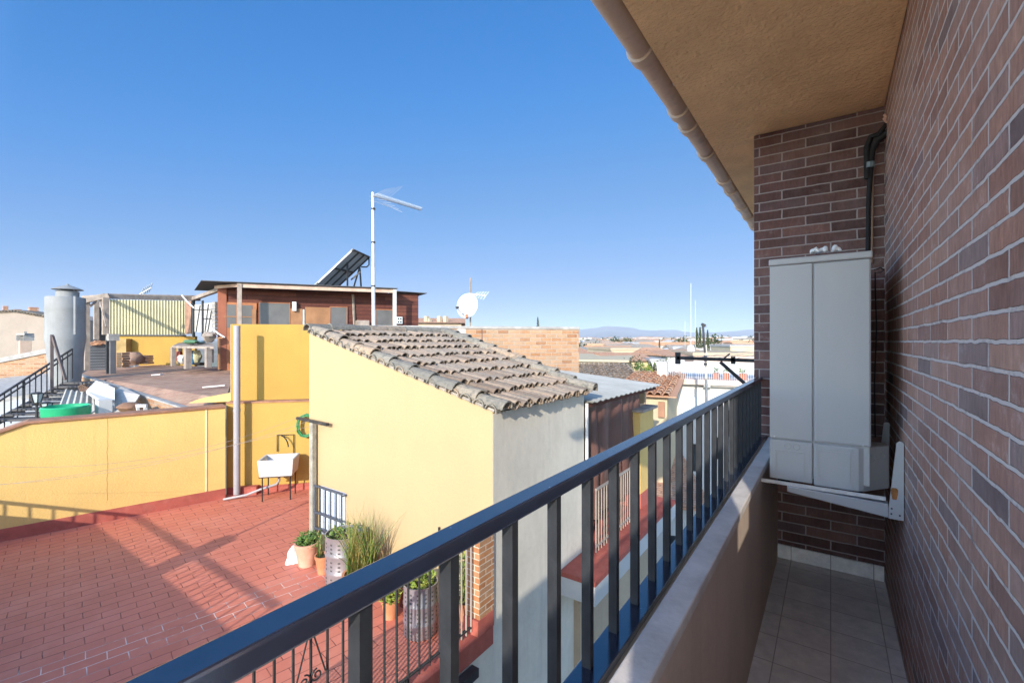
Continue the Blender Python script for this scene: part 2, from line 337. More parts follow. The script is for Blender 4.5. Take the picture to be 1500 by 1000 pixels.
# railing
rl = thing('balcony_railing', (-.37, 1, ZL), 'black painted metal railing with square bars on the balcony parapet', 'railing')
HX0, HX1, HZ = -.388, -.354, -.227
mb = MB(); mb.box((HX0, -1.79, HZ-.0215), (HX1, YP+.0-.004, HZ)); mb.build('handrail', rail_top_mat, rl, bevel=.003)
mb = MB(); mb.box((-.385, -1.79, ZL-.012), (-.332, YP-.004, ZL+.004)); mb.build('bottom_rail', rail_top_mat, rl, bevel=.002)
yb = [PX(u, 700, -.362).y for u in (647, 737, 808, 858)]
y0 = PX(665, 986, -.362).y+.0
bal = MB(); bal.box((-.375, -.0070, ZL+.004), (-.3575, .0070, HZ-.0215)); k0 = None
k = -16
while True:
    y = .395+.1235*k
    if y > YP-.05: break
    if y > -1.75:
        if k0 is None:
            k0 = bal.build('baluster', black_paint, rl, local=True); k0.location = (.37, y-1, -ZL); o = k0
        else:
            o = k0.copy(); COL.objects.link(o); o.parent = rl; o.location = (.37, y-1, -ZL)
    k += 1

# gutter
gt = thing('rain_gutter', (-.74, 2, 1.37), 'beige plastic gutter pipe with bell joints along the roof edge', 'gutter')
mb = MB(); gx, gz, gr = -.729, 1.368, .053
mb.tube([(gx, y, gz) for y in (-1.2, 1, 3, 6.3)], gr, 16); mb.build('pipe', gutter_mat, gt, smooth=True)
for u, v in ((928, 72), (985, 155), (1000, 178), (1027, 210), (1053, 245), (1064, 262), (1080, 285), (1090, 300), (1100, 315)):
    y = PX(u, v, gx-.04).y
    mb = MB(); mb.tube([(gx, y-.03, gz), (gx, y-.028, gz), (gx, y+.045, gz), (gx, y+.05, gz)], [gr+.002, gr+.013, gr+.013, gr+.002], 16); mb.build('joint_collar', gutter_mat, gt, smooth=True)
for y in (.35, .95, 1.7, 2.45, 3.2, 4.2): 
    mb = MB(); mb.box((gx+.03, y-.012, gz-.02), (-.666, y+.012, gz+.0)); mb.build('bracket', galv, gt)

# outdoor unit
YA = 2.5
A = Frame((0, YA), (1, 0))
ax0, ax1, az0, az1 = -.24, .1455, -.652, .392
ac = thing('heat_pump_unit', (-.05, 2.85, az0), 'tall white outdoor heat pump unit standing on brackets at the balcony end', 'heat pump')
split = -.462; seam = -.066
mb = MB(); mb.box((ax0+.004, YA+.012, az0+.02), (ax1-.004, 3.2, az1-.004)); mb.build('casing', ac_mat, ac, bevel=.006)
mb = MB(); mb.box((ax0, YA, split+.003), (seam-.0022, YA+.05, az1-.032)); mb.build('side_panel', ac_mat, ac, bevel=.004)
mb = MB(); mb.box((seam+.0022, YA, split+.003), (ax1-.002, YA+.05, az1-.032)); mb.build('side_panel', ac_mat, ac, bevel=.008)
mb = MB(); mb.box((ax0-.004, YA-.006, az1-.031), (ax1+.003, 3.2, az1)); mb.build('top_cover', ac_mat, ac, bevel=.006)
mb = MB(); mb.box((ax0, YA-.003, az0), (seam-.0022, YA+.05, split-.003)); lo = mb.build('lower_panel', ac_mat, ac, bevel=.004)
# stamped outlines
mb = MB(); pr = .003
def outline(mb, x0, x1, z0, z1, y, w=.0045):
    mb.box((x0, y-pr, z0), (x0+w, y+.002, z1)); mb.box((x1-w, y-pr, z0), (x1, y+.002, z1)); mb.box((x0+w, y-pr, z1-w), (x1-w, y+.002, z1))
outline(mb, ax0+.022, seam-.035, az0+.004, split-.055, YA-.003)
for cx in (-.165, -.13):
    mb.tube([(cx+.013*math.cos(t), YA-.004, split-.03+.013*math.sin(t)) for t in [i*math.pi/8 for i in range(17)]], .0015, 5, False)
mb.build('knockout_outline', ac_mat, lo)
cov = MB()
pts = [(seam+.0022, YA-.004), (.075, YA-.004), (.10, YA+.0), (.118, YA+.012), (.212, YA+.13), (.212, YA+.2), (seam+.0022, YA+.2)]
cov.prism([(x, y, az0-.006) for x, y in pts], (0, 0, split-.003-az0+.006)); cv = cov.build('valve_cover', ac_mat, ac, bevel=.006)
mb = MB(); outline(mb, seam+.018, .07, az0+.03, split-.03, YA-.004, .002); mb.box((seam+.02, YA-.006, az0+.03), (seam+.03, YA-.002, az0+.042)); 
for cx in (0.0, .055): mb.box((seam+.012+cx, YA-.007, split-.016), (seam+.03+cx, YA-.003, split-.006))
mb.build('moulded_clip', ac_mat, cv)
def side_ring(f, z):
    a = Vector((.118, YA+.012)); bb = Vector((.212, YA+.13)); d = (bb-a).normalized(); n = Vector((d.y, -d.x)); c = a+(bb-a)*f
    return [(c.x+d.x*.016*math.cos(t)+n.x*.001, c.y+d.y*.016*math.cos(t)+n.y*.001, z+.016*math.sin(t)) for t in [i*math.pi/8 for i in range(17)]]
for f in (.35, .75): mb = MB(); mb.tube(side_ring(f, split-.05), .0018, 5, False); mb.build('knockout_ring', ac_mat, cv)
for x in (ax0+.02, ax1-.03):
    mb = MB(); mb.lathe([(0, 0), (.004, 0), (.004, .003), (0, .003)], (0, 0, 0), 8)
    for i, vv in enumerate(mb.v): mb.v[i] = Vector((x+vv.x, YA-.001-vv.z, split+.01+vv.y))
    mb.build('screw', galv, ac)
for y in (2.56, 3.1):
    mb = MB(); mb.box((ax0+.03, y-.03, -.672), (ax0+.08, y+.03, az0+.019)); mb.build('rubber_foot', foam, ac); mb = MB(); mb.box((ax1-.08, y-.03, -.672), (ax1-.03, y+.03, az0+.019)); mb.build('rubber_foot', foam, ac)
# brackets
def bracket(y, label, rusty):
    br = thing('wall_bracket', (XW, y, -.70), label, 'bracket', 'steel brackets under the heat pump unit')
    mb = MB(); mb.prism([(XW-.003, y, -.738), (XW-.003, y, -.42), (XW-.016, y, -.412), (XW-.026, y, -.42), (XW-.052, y, -.70), (XW-.052, y, -.738)], (0, .004, 0)); mb.build('upright_plate', ac_mat, br)
    mb = MB(); mb.box((XW-.009, y+.0042, -.735), (XW-.004, y+.04, -.42)); mb.build('wall_flange', ac_mat, br)
    mb = MB(); mb.prism([(XW-.053, y, -.735), (XW-.053, y, -.685), (-.165, y, -.674), (-.165, y, -.694)], (0, .004, 0)); mb.build('arm_web', ac_mat, br)
    mb = MB(); mb.prism([(XW-.053, y+.0042, -.684), (-.165, y+.0042, -.674), (-.165, y+.0042, -.671), (XW-.053, y+.0042, -.681)], (0, .045, 0)); mb.build('arm_flange', galv, br)
    if rusty:
        mb = MB(); mb.prism([(XW-.033+.011*math.cos(t)*(1+.2*math.sin(3*t)), y-.0012, -.632+.032*math.sin(t)*(1+.25*math.cos(2*t))) for t in [i*math.pi/8 for i in range(16)]], (0, .001, 0)); mb.build('rust_spot', rust, br)
        mb = MB()
        for x, z in ((XW-.042, -.695), (XW-.043, -.717), (XW-.016, -.719)): mb.box((x-.003, y-.0015, z-.0035), (x+.003, y-.0003, z+.0035))
        mb.build('bolt_hole', ac_dark, br)
bracket(2.46, 'white angle bracket with rust spot nearest the viewer, bolted to brick wall', True)
bracket(3.02, 'white angle bracket half hidden behind the heat pump, bolted to brick wall', False)
mb = MB(); mb.box((-.345, 2.475, -.671), (XW-.06, 2.515, -.667)); mb.box((-.345, 2.475, -.667), (XW-.06, 2.479, -.655)); mb.build('support_rail', galv)
tag(bpy.data.objects['support_rail'], 'grey steel angle rail running from parapet coping to bracket beneath the heat pump', 'rail')
mb = MB(); mb.box((-.345, 2.95, -.671), (-.16, 2.99, -.667)); mb.box((-.345, 2.95, -.667), (-.16, 2.954, -.64))
tag(mb.build('support_rail', galv), 'short pale steel rail resting on coping behind the heat pump corner', 'rail')
# pipes
def pipe(name, uvs, y, r, m, label, cat, sub=8):
    pts = [PY(u, v, yy) for (u, v), yy in zip(uvs, y if isinstance(y, list) else [y]*len(uvs))]
    mb = MB(); mb.tube(pts, r, sub); return tag(mb.build(name, m, smooth=True), label, cat)
pp = thing('insulated_pipe', PY(1272, 368, 3.22), 'black foam insulated pipe pair running down the pier corner to the heat pump', 'pipe')
mb = MB(); mb.tube([PY(u, v, y) for u, v, y in ((1316, 176, 3.2), (1300, 195, 3.21), (1284, 206, 3.24), (1277, 222, 3.255), (1275, 250, 3.262), (1272, 300, 3.268), (1271, 385, 3.268))], [.018, .019, .019, .016, .014, .011, .011], 10); mb.build('foam_sleeve', foam, pp, smooth=True)
mb = MB(); mb.tube([PY(u, v, y) for u, v, y in ((1306, 172, 3.2), (1288, 196, 3.21), (1276, 200, 3.25), (1270, 215, 3.25), (1270, 262, 3.258))], [.011, .013, .015, .016, .014], 10); mb.build('foam_sleeve', foam, pp, smooth=True)
mb = MB(); mb.tube([PY(1274, 238, 3.258), PY(1274, 246, 3.258)], .024, 10); mb.build('tape_band', duct_mat, pp)
pipe('copper_pipe', ((1286, 205), (1279, 235), (1278, 300), (1277, 385)), 3.272, .0055, copper, 'thin bare copper pipe beside the black foam pipe on the brick pier', 'pipe')
pipe('cable', ((1281, 395), (1290, 392), (1295, 395), (1290, 399), (1282, 399), (1282, 420), (1284, 480), (1281, 560), (1282, 640)), [3.0, 3.05, 3.08, 3.08, 3.05, 3.0, 3.0, 3.0, 3.0], .003, foam, 'thin black cable looping out of the heat pump side', 'cable', 5)
mb = MB()
for i in range(14):
    c = PY(1299+random.uniform(-3, 3), 168+i*.9, 3.2); q = random.uniform(.006, .013)
    mb.lathe([(0, -q), (q*.8, -q*.4), (q, .2*q), (0, q)], c+Vector((0, random.uniform(-.01, .01), 0)), 6, False)
tag(mb.build('foam_blob', mat('pink sealing foam', (.62, .40, .32), bump=.6)), 'pinkish lump of sealing foam where the pipes enter the ceiling corner', 'sealant')
c = PY(1207, 371, 2.62)
mb = MB(); random.seed(3)
for i in range(9):
    ang = random.uniform(0, 6.28); p0 = c+Vector((random.uniform(-.05, .05), random.uniform(-.03, .03), .006)); L = random.uniform(.03, .05)
    pts = [p0+Vector((math.cos(ang)*L*(t-.5), math.sin(ang)*L*.5*(t-.5), .02*math.sin(math.pi*t)*random.uniform(.4, 1))) for t in [k/5 for k in range(6)]]
    mb.tube(pts, [.004, .009, .012, .011, .008, .003], 7)
tag(mb.build('plastic_wrapper', white_plastic, smooth=True), 'crumpled white plastic wrapper lying on top of the heat pump', 'wrapper')
c = PY(1157, 375, 2.62); mb = MB(); mb.box((c.x-.022, c.y-.02, az1+.0005), (c.x+.022, c.y+.02, az1+.014)); mb.box((c.x-.016, c.y-.014, az1+.014), (c.x+.004, c.y+.014, az1+.019))
tag(mb.build('mounting_block', foam, bevel=.003), 'small black rubber block lying on top of the heat pump', 'block')
# clothes-drying arm beyond the pier
ca = thing('clothes_dryer', PY(1100, 527, 4.6), 'black steel clothes line arm with diagonal brace sticking out beyond the pier', 'clothes line')
def L(a, yb_, v): return PY(a, v, yb_)
mb = MB(); mb.bar(PY(992, 524, 4.6), PY(1130, 529, 4.6), .03, .032); mb.build('arm', black_paint, ca)
mb = MB(); mb.bar(PY(1055, 530, 4.6), PY(1096, 566, 4.6), .028, .028); mb.build('brace', black_paint, ca)
mb = MB(); mb.bar(PY(993, 516, 4.6), PY(993, 533, 4.6), .045, .03); mb.build('wire_clamp', black_paint, ca); mb = MB(); mb.bar(PY(1074, 522, 4.6), PY(1074, 533, 4.6), .035, .03); mb.bar(PY(1060, 525, 4.6), PY(1069, 518, 4.6), .012); mb.build('wire_clamp', black_paint, ca)
for du in (0, 6, 12):
    mb = MB(); a = PY(1000+du*6, 535, 4.6); a.z = PY(1000+du*6, 526, 4.6).z; mb.tube([a, a+Vector((0, 3.2, .0)), a+Vector((0, 6, .05))], .003, 5); mb.build('line_wire', galv, ca)
# ---------------------------------------------------------------- the neighbour's red terrace
D, ZT = 2.86, -2.95
W0, W1 = PZ(0, 793, ZT), PZ(330, 729, ZT)
WF = Frame((W1.x, W1.y), (W1.x-W0.x, W1.y-W0.y))        # low yellow wall, s = 0 at its right end
a_, b_ = PZ(54, 994.7, ZT), PZ(479, 841.6, ZT)
TROT = math.atan2(b_.y-a_.y, b_.x-a_.x)
STRIP = -(a_.x+b_.x)/2*math.sin(TROT)+(a_.y+b_.y)/2*math.cos(TROT)
r0, r1 = PZ(345, 723, ZT), PZ(453, 716, ZT)
TF = Frame((r0.x, r0.y), (r1.x-r0.x, r1.y-r0.y))        # ledge wall behind the sink; the tall wall stands .25 behind it
YG = PX(722, 600, -D).y
G = Frame((0, YG), (1, 0))                               # gable plane
X0 = G.hit(453, 500).x
S = Frame((-D, 0), (0, 1))                               # plane of the grey wall
terrace_m = terrace_tile_mat()
pe = WF.p(-14, 0, 0); q1 = TF.p(-.3, .0, 0); q2 = TF.p(4.2, 0, 0)
mb = MB(); mb.prism([(-D-.002, -6.9, ZT-.08), (-D-.002, YG+.1, ZT-.08), (X0+.1, YG+.1, ZT-.08), (X0+.1, 7.5, ZT-.08), (q2.x, q2.y, ZT-.08), (q1.x, q1.y, ZT-.08), (W1.x, W1.y, ZT-.08), (pe.x, pe.y, ZT-.08)], (0, 0, .08))
tag(mb.build('terrace_floor', terrace_m, uvrot=TROT), kind='structure')
# house body below the terrace
tb = thing('terrace_house', (-6, 0, -7), 'grey rendered lower storey carrying the red terrace and its red kerb', 'building')
mb = MB(); mb.box((-12, -6.9, -7), (-D, YG+.002, ZT-.17)); mb.build('wall', grey_render, tb)
mb = MB(); mb.box((-D-.16, -6.9, ZT-.165), (-D+.012, YG-.002, ZT+.05)); mb.build('kerb', red_paint, tb, bevel=.01)
mb = MB(); mb.box((-D+.013, -6.9, ZT-.26), (-D+.10, YG-.35, ZT-.175)); mb.build('gutter', dark_iron, tb)

# low yellow wall
lw = thing('garden_wall', (W1.x, W1.y, ZT), 'long low yellow wall with terracotta coping along the back of the red terrace', 'wall')
ztop = -1.245
s39, s0 = WF.su(39), WF.su(0)
zl = WF.zv(0, 634)
mb = MB(); T = .28
prof = [(0.0, ZT-.05), (0.0, ztop), (s39, ztop), (s0, zl), (s0*1.9-s39*.9, zl-(ztop-zl)*.9), (-14, zl-.3), (-14, ZT-.05)]
mb.prism([WF.p(a, -T, z) for a, z in prof], tuple(WF.n.to_3d()*T)); mb.build('wall', yellow, lw)
mb = MB()
for (a, z), (a2, z2) in zip(prof[1:5], prof[2:6]):
    p = [WF.p(a, -T-.03, z+.002), WF.p(a2, -T-.03, z2+.002), WF.p(a2, .035, z2+.002), WF.p(a, .035, z+.002)]
    mb.hexa(p+[x+Vector((0, 0, .035)) for x in p])
mb.build('coping', mat('terracotta coping', (.34, .17, .10), var=.3, vs=6, bump=.5, stain=(.2, .13, .1), sa=.6, sscale=(3, 3, 3)), lw)
mb = MB(); WF.box(mb, -14, .004, 0, .018, ZT-.02, ZT+.185); mb.build('plinth', red_paint, lw, bevel=.004)
# crack and joint down the wall
mb = MB(); sj = WF.su(302); WF.box(mb, sj-.012, sj+.012, -.01, .010, ZT+.19, ztop-.004); mb.build('render_joint', mat('pale joint filler', (.86, .70, .40)), lw)
random.seed(5); sc_ = WF.su(157); pts = []; z = ztop-.02
while z > ZT+.3: pts.append(WF.p(sc_+random.uniform(-.008, .008), .001, z)); z -= .09
mb = MB(); mb.tube(pts, .0025, 4); mb.build('crack', mat('crack line', (.42, .27, .09)), lw)

# ledge wall behind the sink and tall wall
lg = thing('ledge_wall', (r0.x, r0.y, ZT), 'lower yellow ledge wall behind the white sink with thin red-brown ledge', 'wall')
zlg = -1.2
mb = MB(); TF.box(mb, -.16, 4.2, -.26, 0, ZT-.05, zlg); mb.build('wall', mat('warm yellow stucco', (.46, .29, .065), var=.07, vs=1.4, bump=.5, bs=38, stain=(.38, .24, .06), sa=.35, sscale=(1.3, 1.3, .5), bd=.008), lg)
mb = MB(); TF.box(mb, -.165, 4.2, -.23, .02, zlg+.002, zlg+.028); mb.build('coping', bpy.data.materials['terracotta coping'], lg)
mb = MB(); TF.box(mb, -.15, 4.2, 0, .015, ZT-.02, ZT+.13); mb.build('plinth', red_paint, lg)
tw = thing('tall_wall', (r0.x, r0.y, ZT), 'tall deep yellow wall rising above the ledge behind the house', 'wall')
zt = .345; sA, sB, sC = TF.su(338.5, -.25), TF.su(503, -.25), TF.su(848, -.25)
mb = MB(); TF.box(mb, sA, sB, -.53, -.25, ZT-1, zt); mb.build('wall', deep_yellow, tw, bevel=.006)
mb = MB(); TF.box(mb, sA-.012, sA-.001, -.532, -.248, -1.3, zt-.002); mb.build('painted_lit_end', cream, tw)  # paler stucco paints the sunlight on this end of the wall
mb = MB(); mb.prism([TF.p(sA-.004, -.25, -1.19), TF.p(sA-.004, -.25, -1.02), TF.p(sA-.55, -.25, -1.12), TF.p(sA-.75, -.25, -1.2)], tuple((-TF.n*.25).to_3d())); mb.build('sloped_stub', yellow, tw)
bw_ = thing('brick_wall', TF.p(sC, -.25, -2), 'bare orange brick wall with a cement capping behind the tiled house', 'wall')
mb = MB(); TF.box(mb, sB+.002, sC, -.52, -.251, ZT-1, zt-.07); mb.build('wall', orange_brick, bw_)
mb = MB(); TF.box(mb, sB+.002, sC+.02, -.54, -.235, zt-.069, zt-.004); mb.build('cement_cap', concrete, bw_, bevel=.012)
s1_ = TF.su(660, -.25); mb = MB(); TF.box(mb, sB+.003, s1_, -.3, -.236, -.4, zt-.071); mb.build('cement_patch', concrete, bw_)
mb = MB(); TF.box(mb, TF.su(706, -.25)-.012, TF.su(706, -.25)+.012, -.3, -.246, -1, zt-.07); mb.build('dark_joint', mat('damp joint', (.14, .08, .06)), bw_)
mb = MB(); TF.box(mb, TF.su(676, -.25)-.09, TF.su(676, -.25)+.09, -.3, -.2475, -1, zt-.07); mb.build('lime_run', mat('lime run', (.58, .52, .48), stain=(.5, .33, .2), sa=.6), bw_)

# drain pipe
dp = thing('drain_pipe', PZ(347, 722, ZT), 'grey plastic drain pipe standing in the corner of the yellow walls', 'pipe')
c = TF.hit(347, 500, .22); zt_ = TF.zv(347, 477, .22)
mb = MB(); mb.tube([(c.x, c.y, ZT+.06), (c.x, c.y, zt_-.04), (c.x, c.y, zt_)], [.058, .058, .06], 16); mb.build('pipe', pvc, dp, smooth=True)
mb = MB(); mb.tube([(c.x, c.y, ZT-.02), (c.x, c.y, ZT+.05)], .062, 16); mb.build('socket', red_paint, dp, smooth=True)
zb = TF.zv(347, 601, .22); mb = MB(); mb.tube([(c.x, c.y, zb-.02), (c.x, c.y, zb+.02)], .063, 16); mb.build('collar', pvc, dp, smooth=True)
mb = MB(); TF.box(mb, .05, .42, .016, .16, ZT, ZT+.16); tag(mb.build('pipe_box', red_paint, bevel=.01), 'small red painted box at the foot of ledge wall beside grey drain pipe', 'box')

# sink
sk = thing('laundry_sink', PZ(410, 727, ZT), 'white stone laundry sink on thin metal legs against the yellow wall', 'sink')
c = PZ(409, 728, ZT); K = Frame((c.x, c.y), TF.e)
w2, dep = .31, .26; zr = TF.zv(409, 667, .3); zb = TF.zv(409, 691, .3)
mb = MB()
# hollow basin
ow, od, iw, idp = w2, dep, w2-.045, dep-.045
def ring(a, t, z, cx=0): return [K.p(cx-a, -t, z), K.p(cx+a, -t, z), K.p(cx+a, t, z), K.p(cx-a, t, z)]
vs = ring(ow-.03, od-.03, zb)+ring(ow, od, zr)+ring(iw, idp, zr-.003)+ring(iw-.03, idp-.03, zr-.16)
mb.add(vs, [(0, 1, 2, 3)]+[(i, (i+1) % 4, 4+(i+1) % 4, 4+i) for i in range(4)]+[(4+i, 4+(i+1) % 4, 8+(i+1) % 4, 8+i) for i in range(4)]+[(8+i, 8+(i+1) % 4, 12+(i+1) % 4, 12+i) for i in range(4)]+[(12, 13, 14, 15)])
mb.build('basin', white_wall, sk, bevel=.012)
mb = MB(); p = [K.p(-.22, .0, zr-.15), K.p(.03, .0, zr-.15), K.p(.03, .19, zr-.02), K.p(-.22, .19, zr-.02)]
mb.hexa([x-Vector((0, 0, .02)) for x in p]+p); mb.build('washboard', white_wall, sk)
for sx in (-.24, .24):
    for sy in (-.18, .18):
        mb = MB(); mb.bar(K.p(sx, sy, ZT+.002), K.p(sx, sy, zb-.002), .017, .017); mb.build('leg', dark_iron, sk)
mb = MB()
for sy in (-.18, .18): mb.bar(K.p(-.30, sy, zb-.014), K.p(.26, sy, zb-.014), .02, .02)
mb.build('frame_rail', dark_iron, sk)
mb = MB(); mb.tube([K.p(.0, 0, zb), K.p(.0, 0, zb-.14), K.p(-.05, 0.02, zb-.2), K.p(-.3, .1, ZT+.2), K.p(-.55, .05, ZT+.1), K.p(-.85, 0, ZT+.045), K.p(-.95, 0, ZT+.03)], .022, 8); mb.build('waste_pipe', pvc, sk, smooth=True)
zt2 = TF.zv(415, 637, .05)
mb = MB(); mb.tube([TF.p(TF.su(430, .03), .03, zr-.05), TF.p(TF.su(430, .03), .03, zt2), TF.p(TF.su(406, .03), .03, zt2), TF.p(TF.su(406, .03), .03, zr+.02)], .010, 6); mb.build('tap_pipe', dark_iron, sk)
mb = MB(); aa = TF.su(412, .05); mb.tube([TF.p(aa, .04, zt2-.01), TF.p(aa+.06, .09, zt2-.03), TF.p(aa+.1, .1, zt2-.08), TF.p(aa+.13, .11, zt2-.14), TF.p(aa+.15, .13, zt2-.22)], .012, 6); mb.build('tap_hose', foam, sk)
# hose coil
hc = TF.hit(449, 622, .06); mb = MB(); random.seed(2); pts = []
for i in range(97):
    t = i/12*2*math.pi/1; rr = .155+.02*math.sin(i*.7)+.012*(i % 12 > 6)
    p = TF.p(0, 0, 0)*0+Vector((hc.x, hc.y, hc.z)); pts.append(p+TF.e.to_3d()*rr*math.cos(t)+TF.n.to_3d()*(.02+.05*(i/97))+Vector((0, 0, (rr+.05)*math.sin(t))))
mb.tube(pts, .013, 6); tag(mb.build('garden_hose', green_hose, smooth=True), 'coiled green garden hose hanging on the yellow wall by the house corner', 'hose')
# thin dangling stick by the wet corner
# clothes pole
pc = G.hit(458.5, 500, .06); zt3 = G.zv(458, 615, .06)
cp = thing('clothes_pole', (pc.x, pc.y, ZT), 'grey T-shaped clothes line pole at the left corner of the cream gable', 'pole')
mb = MB(); mb.box((pc.x-.036, pc.y-.03, ZT), (pc.x+.036, pc.y+.03, zt3-.01)); mb.build('post', mat('lichen grey post', (.33, .31, .25), var=.3, vs=10, bump=.3), cp)
tA, tB = P(435.5, 612, pc.dot(Vector((-SA, CA, 0)))+.18), P(480, 621.5, pc.dot(Vector((-SA, CA, 0)))-.25)
mb = MB(); mb.bar(tA, tB, .045, .035); mb.build('crossbar', dark_iron, cp)
for i, (f, vL) in enumerate(((.05, 679), (.5, 712), (.9, 716))):
    a = tA.lerp(tB, f)+Vector((0, 0, .02)); e_ = P(-60, vL, 5.4+.35*i); n = 14; mb = MB()
    mb.tube([a.lerp(e_, k/n)-Vector((0, 0, .28*(1-(2*k/n-1)**2)*(1-.3*i))) for k in range(n+1)], .0021, 4)
    tag(mb.build('clothes_line', wood_grey), ['thin clothes line tied to the left end of T pole crossbar', 'thin clothes line tied to the middle of T pole crossbar', 'thin clothes line tied to the right end of T pole crossbar'][i], 'wire', 'clothes lines over the terrace')

# ---------------------------------------------------------------- cream house with the tiled roof
zrg = G.zv(453, 488); zev = G.zv(722, 603); YB1 = 5.86; YB0 = 6.5
h = thing('tiled_house', (X0, YG, ZT), 'cream gabled house with grey rendered side and old clay tile roof', 'house')
mb = MB(); mb.prism([(X0, YG, ZT-.02), (-D-.004, YG, ZT-.02), (-D-.004, YG, zev), (X0, YG, zrg)], (0, .2, 0)); mb.build('gable_wall', cream, h)
mb = MB(); mb.box((-D-.2, YG+.004, -7), (-D, YB1, zev-.02)); mb.build('side_wall', grey_render, h)
mb = MB(); mb.prism([(X0, YG+.2, ZT-.1), (X0, YG+.2, zrg-.02), (X0, YB0, zrg-.02), (X0, YB0, ZT-.1)], (.2, 0, 0)); mb.prism([(X0+.2, YB0-.25, ZT), (-D-.21, YB1-.25, ZT), (-D-.21, YB1-.25, zev-.03), (X0+.2, YB0-.25, zrg-.09)], (0, .2, 0)); mb.build('rear_wall', grey_render, h)
sl = Vector((-D-X0, 0, zev-zrg)); SLN = sl.length; sl.normalize(); yv = Vector((0, 1, 0)); nv = Vector((-sl.z, 0, sl.x)); nv = nv if nv.z > 0 else -nv
RO = Vector((X0, 0, zrg))
mb = MB(); p = [RO+sl*0+yv*(YG-.015), RO+sl*(SLN+.025)+yv*(YG-.015), RO+sl*(SLN+.025)+yv*(YB1+.02), RO+yv*(YB0+.02)]
mb.hexa([x+nv*.006 for x in p]+[x+nv*.035 for x in p]); rf = mb.build('roof', mortar_mat, h)
def roof_cover(mb, p, d, side, up, L, ra, rb, th=.012, seg=7):
    vs = []
    for k, (pp, r) in enumerate(((p, ra), (p+d*L, rb))):
        for q in (r, r-th):
            for i in range(seg+1):
                t = math.pi*i/seg; vs.append(pp+side*q*math.cos(t)+up*q*math.sin(t)*.95)
    n = seg+1; f = []
    for i in range(seg):
        f += [(i, i+1, 2*n+i+1, 2*n+i), (n+i, 3*n+i, 3*n+i+1, n+i+1), (i, n+i, n+i+1, i+1), (2*n+i, 2*n+i+1, 3*n+i+1, 3*n+i)]
    f += [(0, 2*n, 3*n, n), (seg, n+seg, 3*n+seg, 2*n+seg)]
    mb.add(vs, f)
random.seed(11)
rows = 9; pitch = .128; cl = (SLN+.085)/rows
tiles = MB(); y = YG+.17
while y < YB0-.1:
    for r_ in range(rows):
        s_ = r_*cl; ye = YB0+(YB1-YB0)*(s_/SLN)
        if y > ye-.12: continue
        jy, js, jn = random.uniform(-.016, .016), random.uniform(-.035, .03), random.uniform(0, .016)
        dirr = (sl+yv*random.uniform(-.06, .06)).normalized(); dirr = (dirr+nv*.085).normalized()
        roof_cover(tiles, RO+sl*(s_+js-.02)+yv*(y+jy)+nv*(.018+jn-.0), dirr, yv, nv, cl+.045, .049, .060)
        # channel tile between the covers
        roof_cover(tiles, RO+sl*(s_+js-.0)+yv*(y+pitch/2+jy)+nv*(.083-.03), (sl+nv*.03).normalized(), yv, -nv, cl+.03, .046, .041)
    y += pitch
tiles.build('clay_tile', roof_tile, rf)
vt = MB()
for r_ in range(rows+1):
    s_ = r_*cl*.9-.02
    for yy, sgn in ((YG+.045, 1), (None, -1)):
        if yy is None: yy = YB0+(YB1-YB0)*(s_/SLN)-.03
        jn = random.uniform(.0, .02)
        roof_cover(vt, RO+sl*(s_+random.uniform(-.03, .03))+yv*(yy+random.uniform(-.015, .015))+nv*(.03+jn), (sl+yv*random.uniform(-.04, .04)+nv*.05).normalized(), yv, nv, cl+.05, .075, .098, .016)
        if sgn < 0: roof_cover(vt, RO+sl*(s_)+yv*(yy-.0)+nv*(.075+jn), (sl+yv*random.uniform(-.04, .04)+nv*.05).normalized(), yv, nv, cl+.03, .07, .09, .016)
        if sgn > 0:   # wavy tile ends bedded on the gable
            for k in range(2): roof_cover(vt, RO+sl*(s_+.12+.17*k)+yv*(YG-.05)+nv*.012, yv, sl, nv, .12, .082, .07, .014)
yy = YG-.03
while yy < YB0-.1:
    roof_cover(vt, RO+Vector((-.02, yy, .035+random.uniform(0, .02))), (yv+Vector((random.uniform(-.04, .04), 0, .03))).normalized(), Vector((1, 0, 0)), Vector((0, 0, 1)), .42, .105, .09, .016); yy += .36
vt.build('verge_tile', ridge_tile, rf)
# barred window
wn = MB(); wx0, wx1 = G.su(470), G.su(507); wz1, wz0 = G.zv(488, 716), G.zv(488, 716)-.68
wn.box((wx0, YG-.004, wz0), (wx1, YG-.0+.02, wz1)); wo = wn.build('window', shutter_white, h)
mb = MB()
for i in range(4): x = wx0+(wx1-wx0)*(i+.5)/4; mb.box((x-.035, YG-.007, wz0+.03), (x+.035, YG-.0045, wz1-.03))
mb.build('shutter_slat', mat('bright shutter slat', (.62, .70, .76), rough=.4), wo)
gr = MB(); gy = YG-.075
for i in range(6): x = wx0-.02+(wx1-wx0+.03)*i/5; gr.bar((x, gy, wz0-.03), (x, gy, wz1+.02), .016, .016)
for z in (wz0+.1, (wz0+wz1)/2-.02, wz1+.01): gr.bar((wx0-.04, gy-.003, z), (wx1+.03, gy-.003, z), .012, .028, (0, 0, 1))
for x in (wx0-.03, wx1+.02):
    for z in (wz1-.02, wz0+.06): gr.bar((x, gy, z), (x, YG, z), .014, .014)
gr.build('grille', blue_iron, wo)
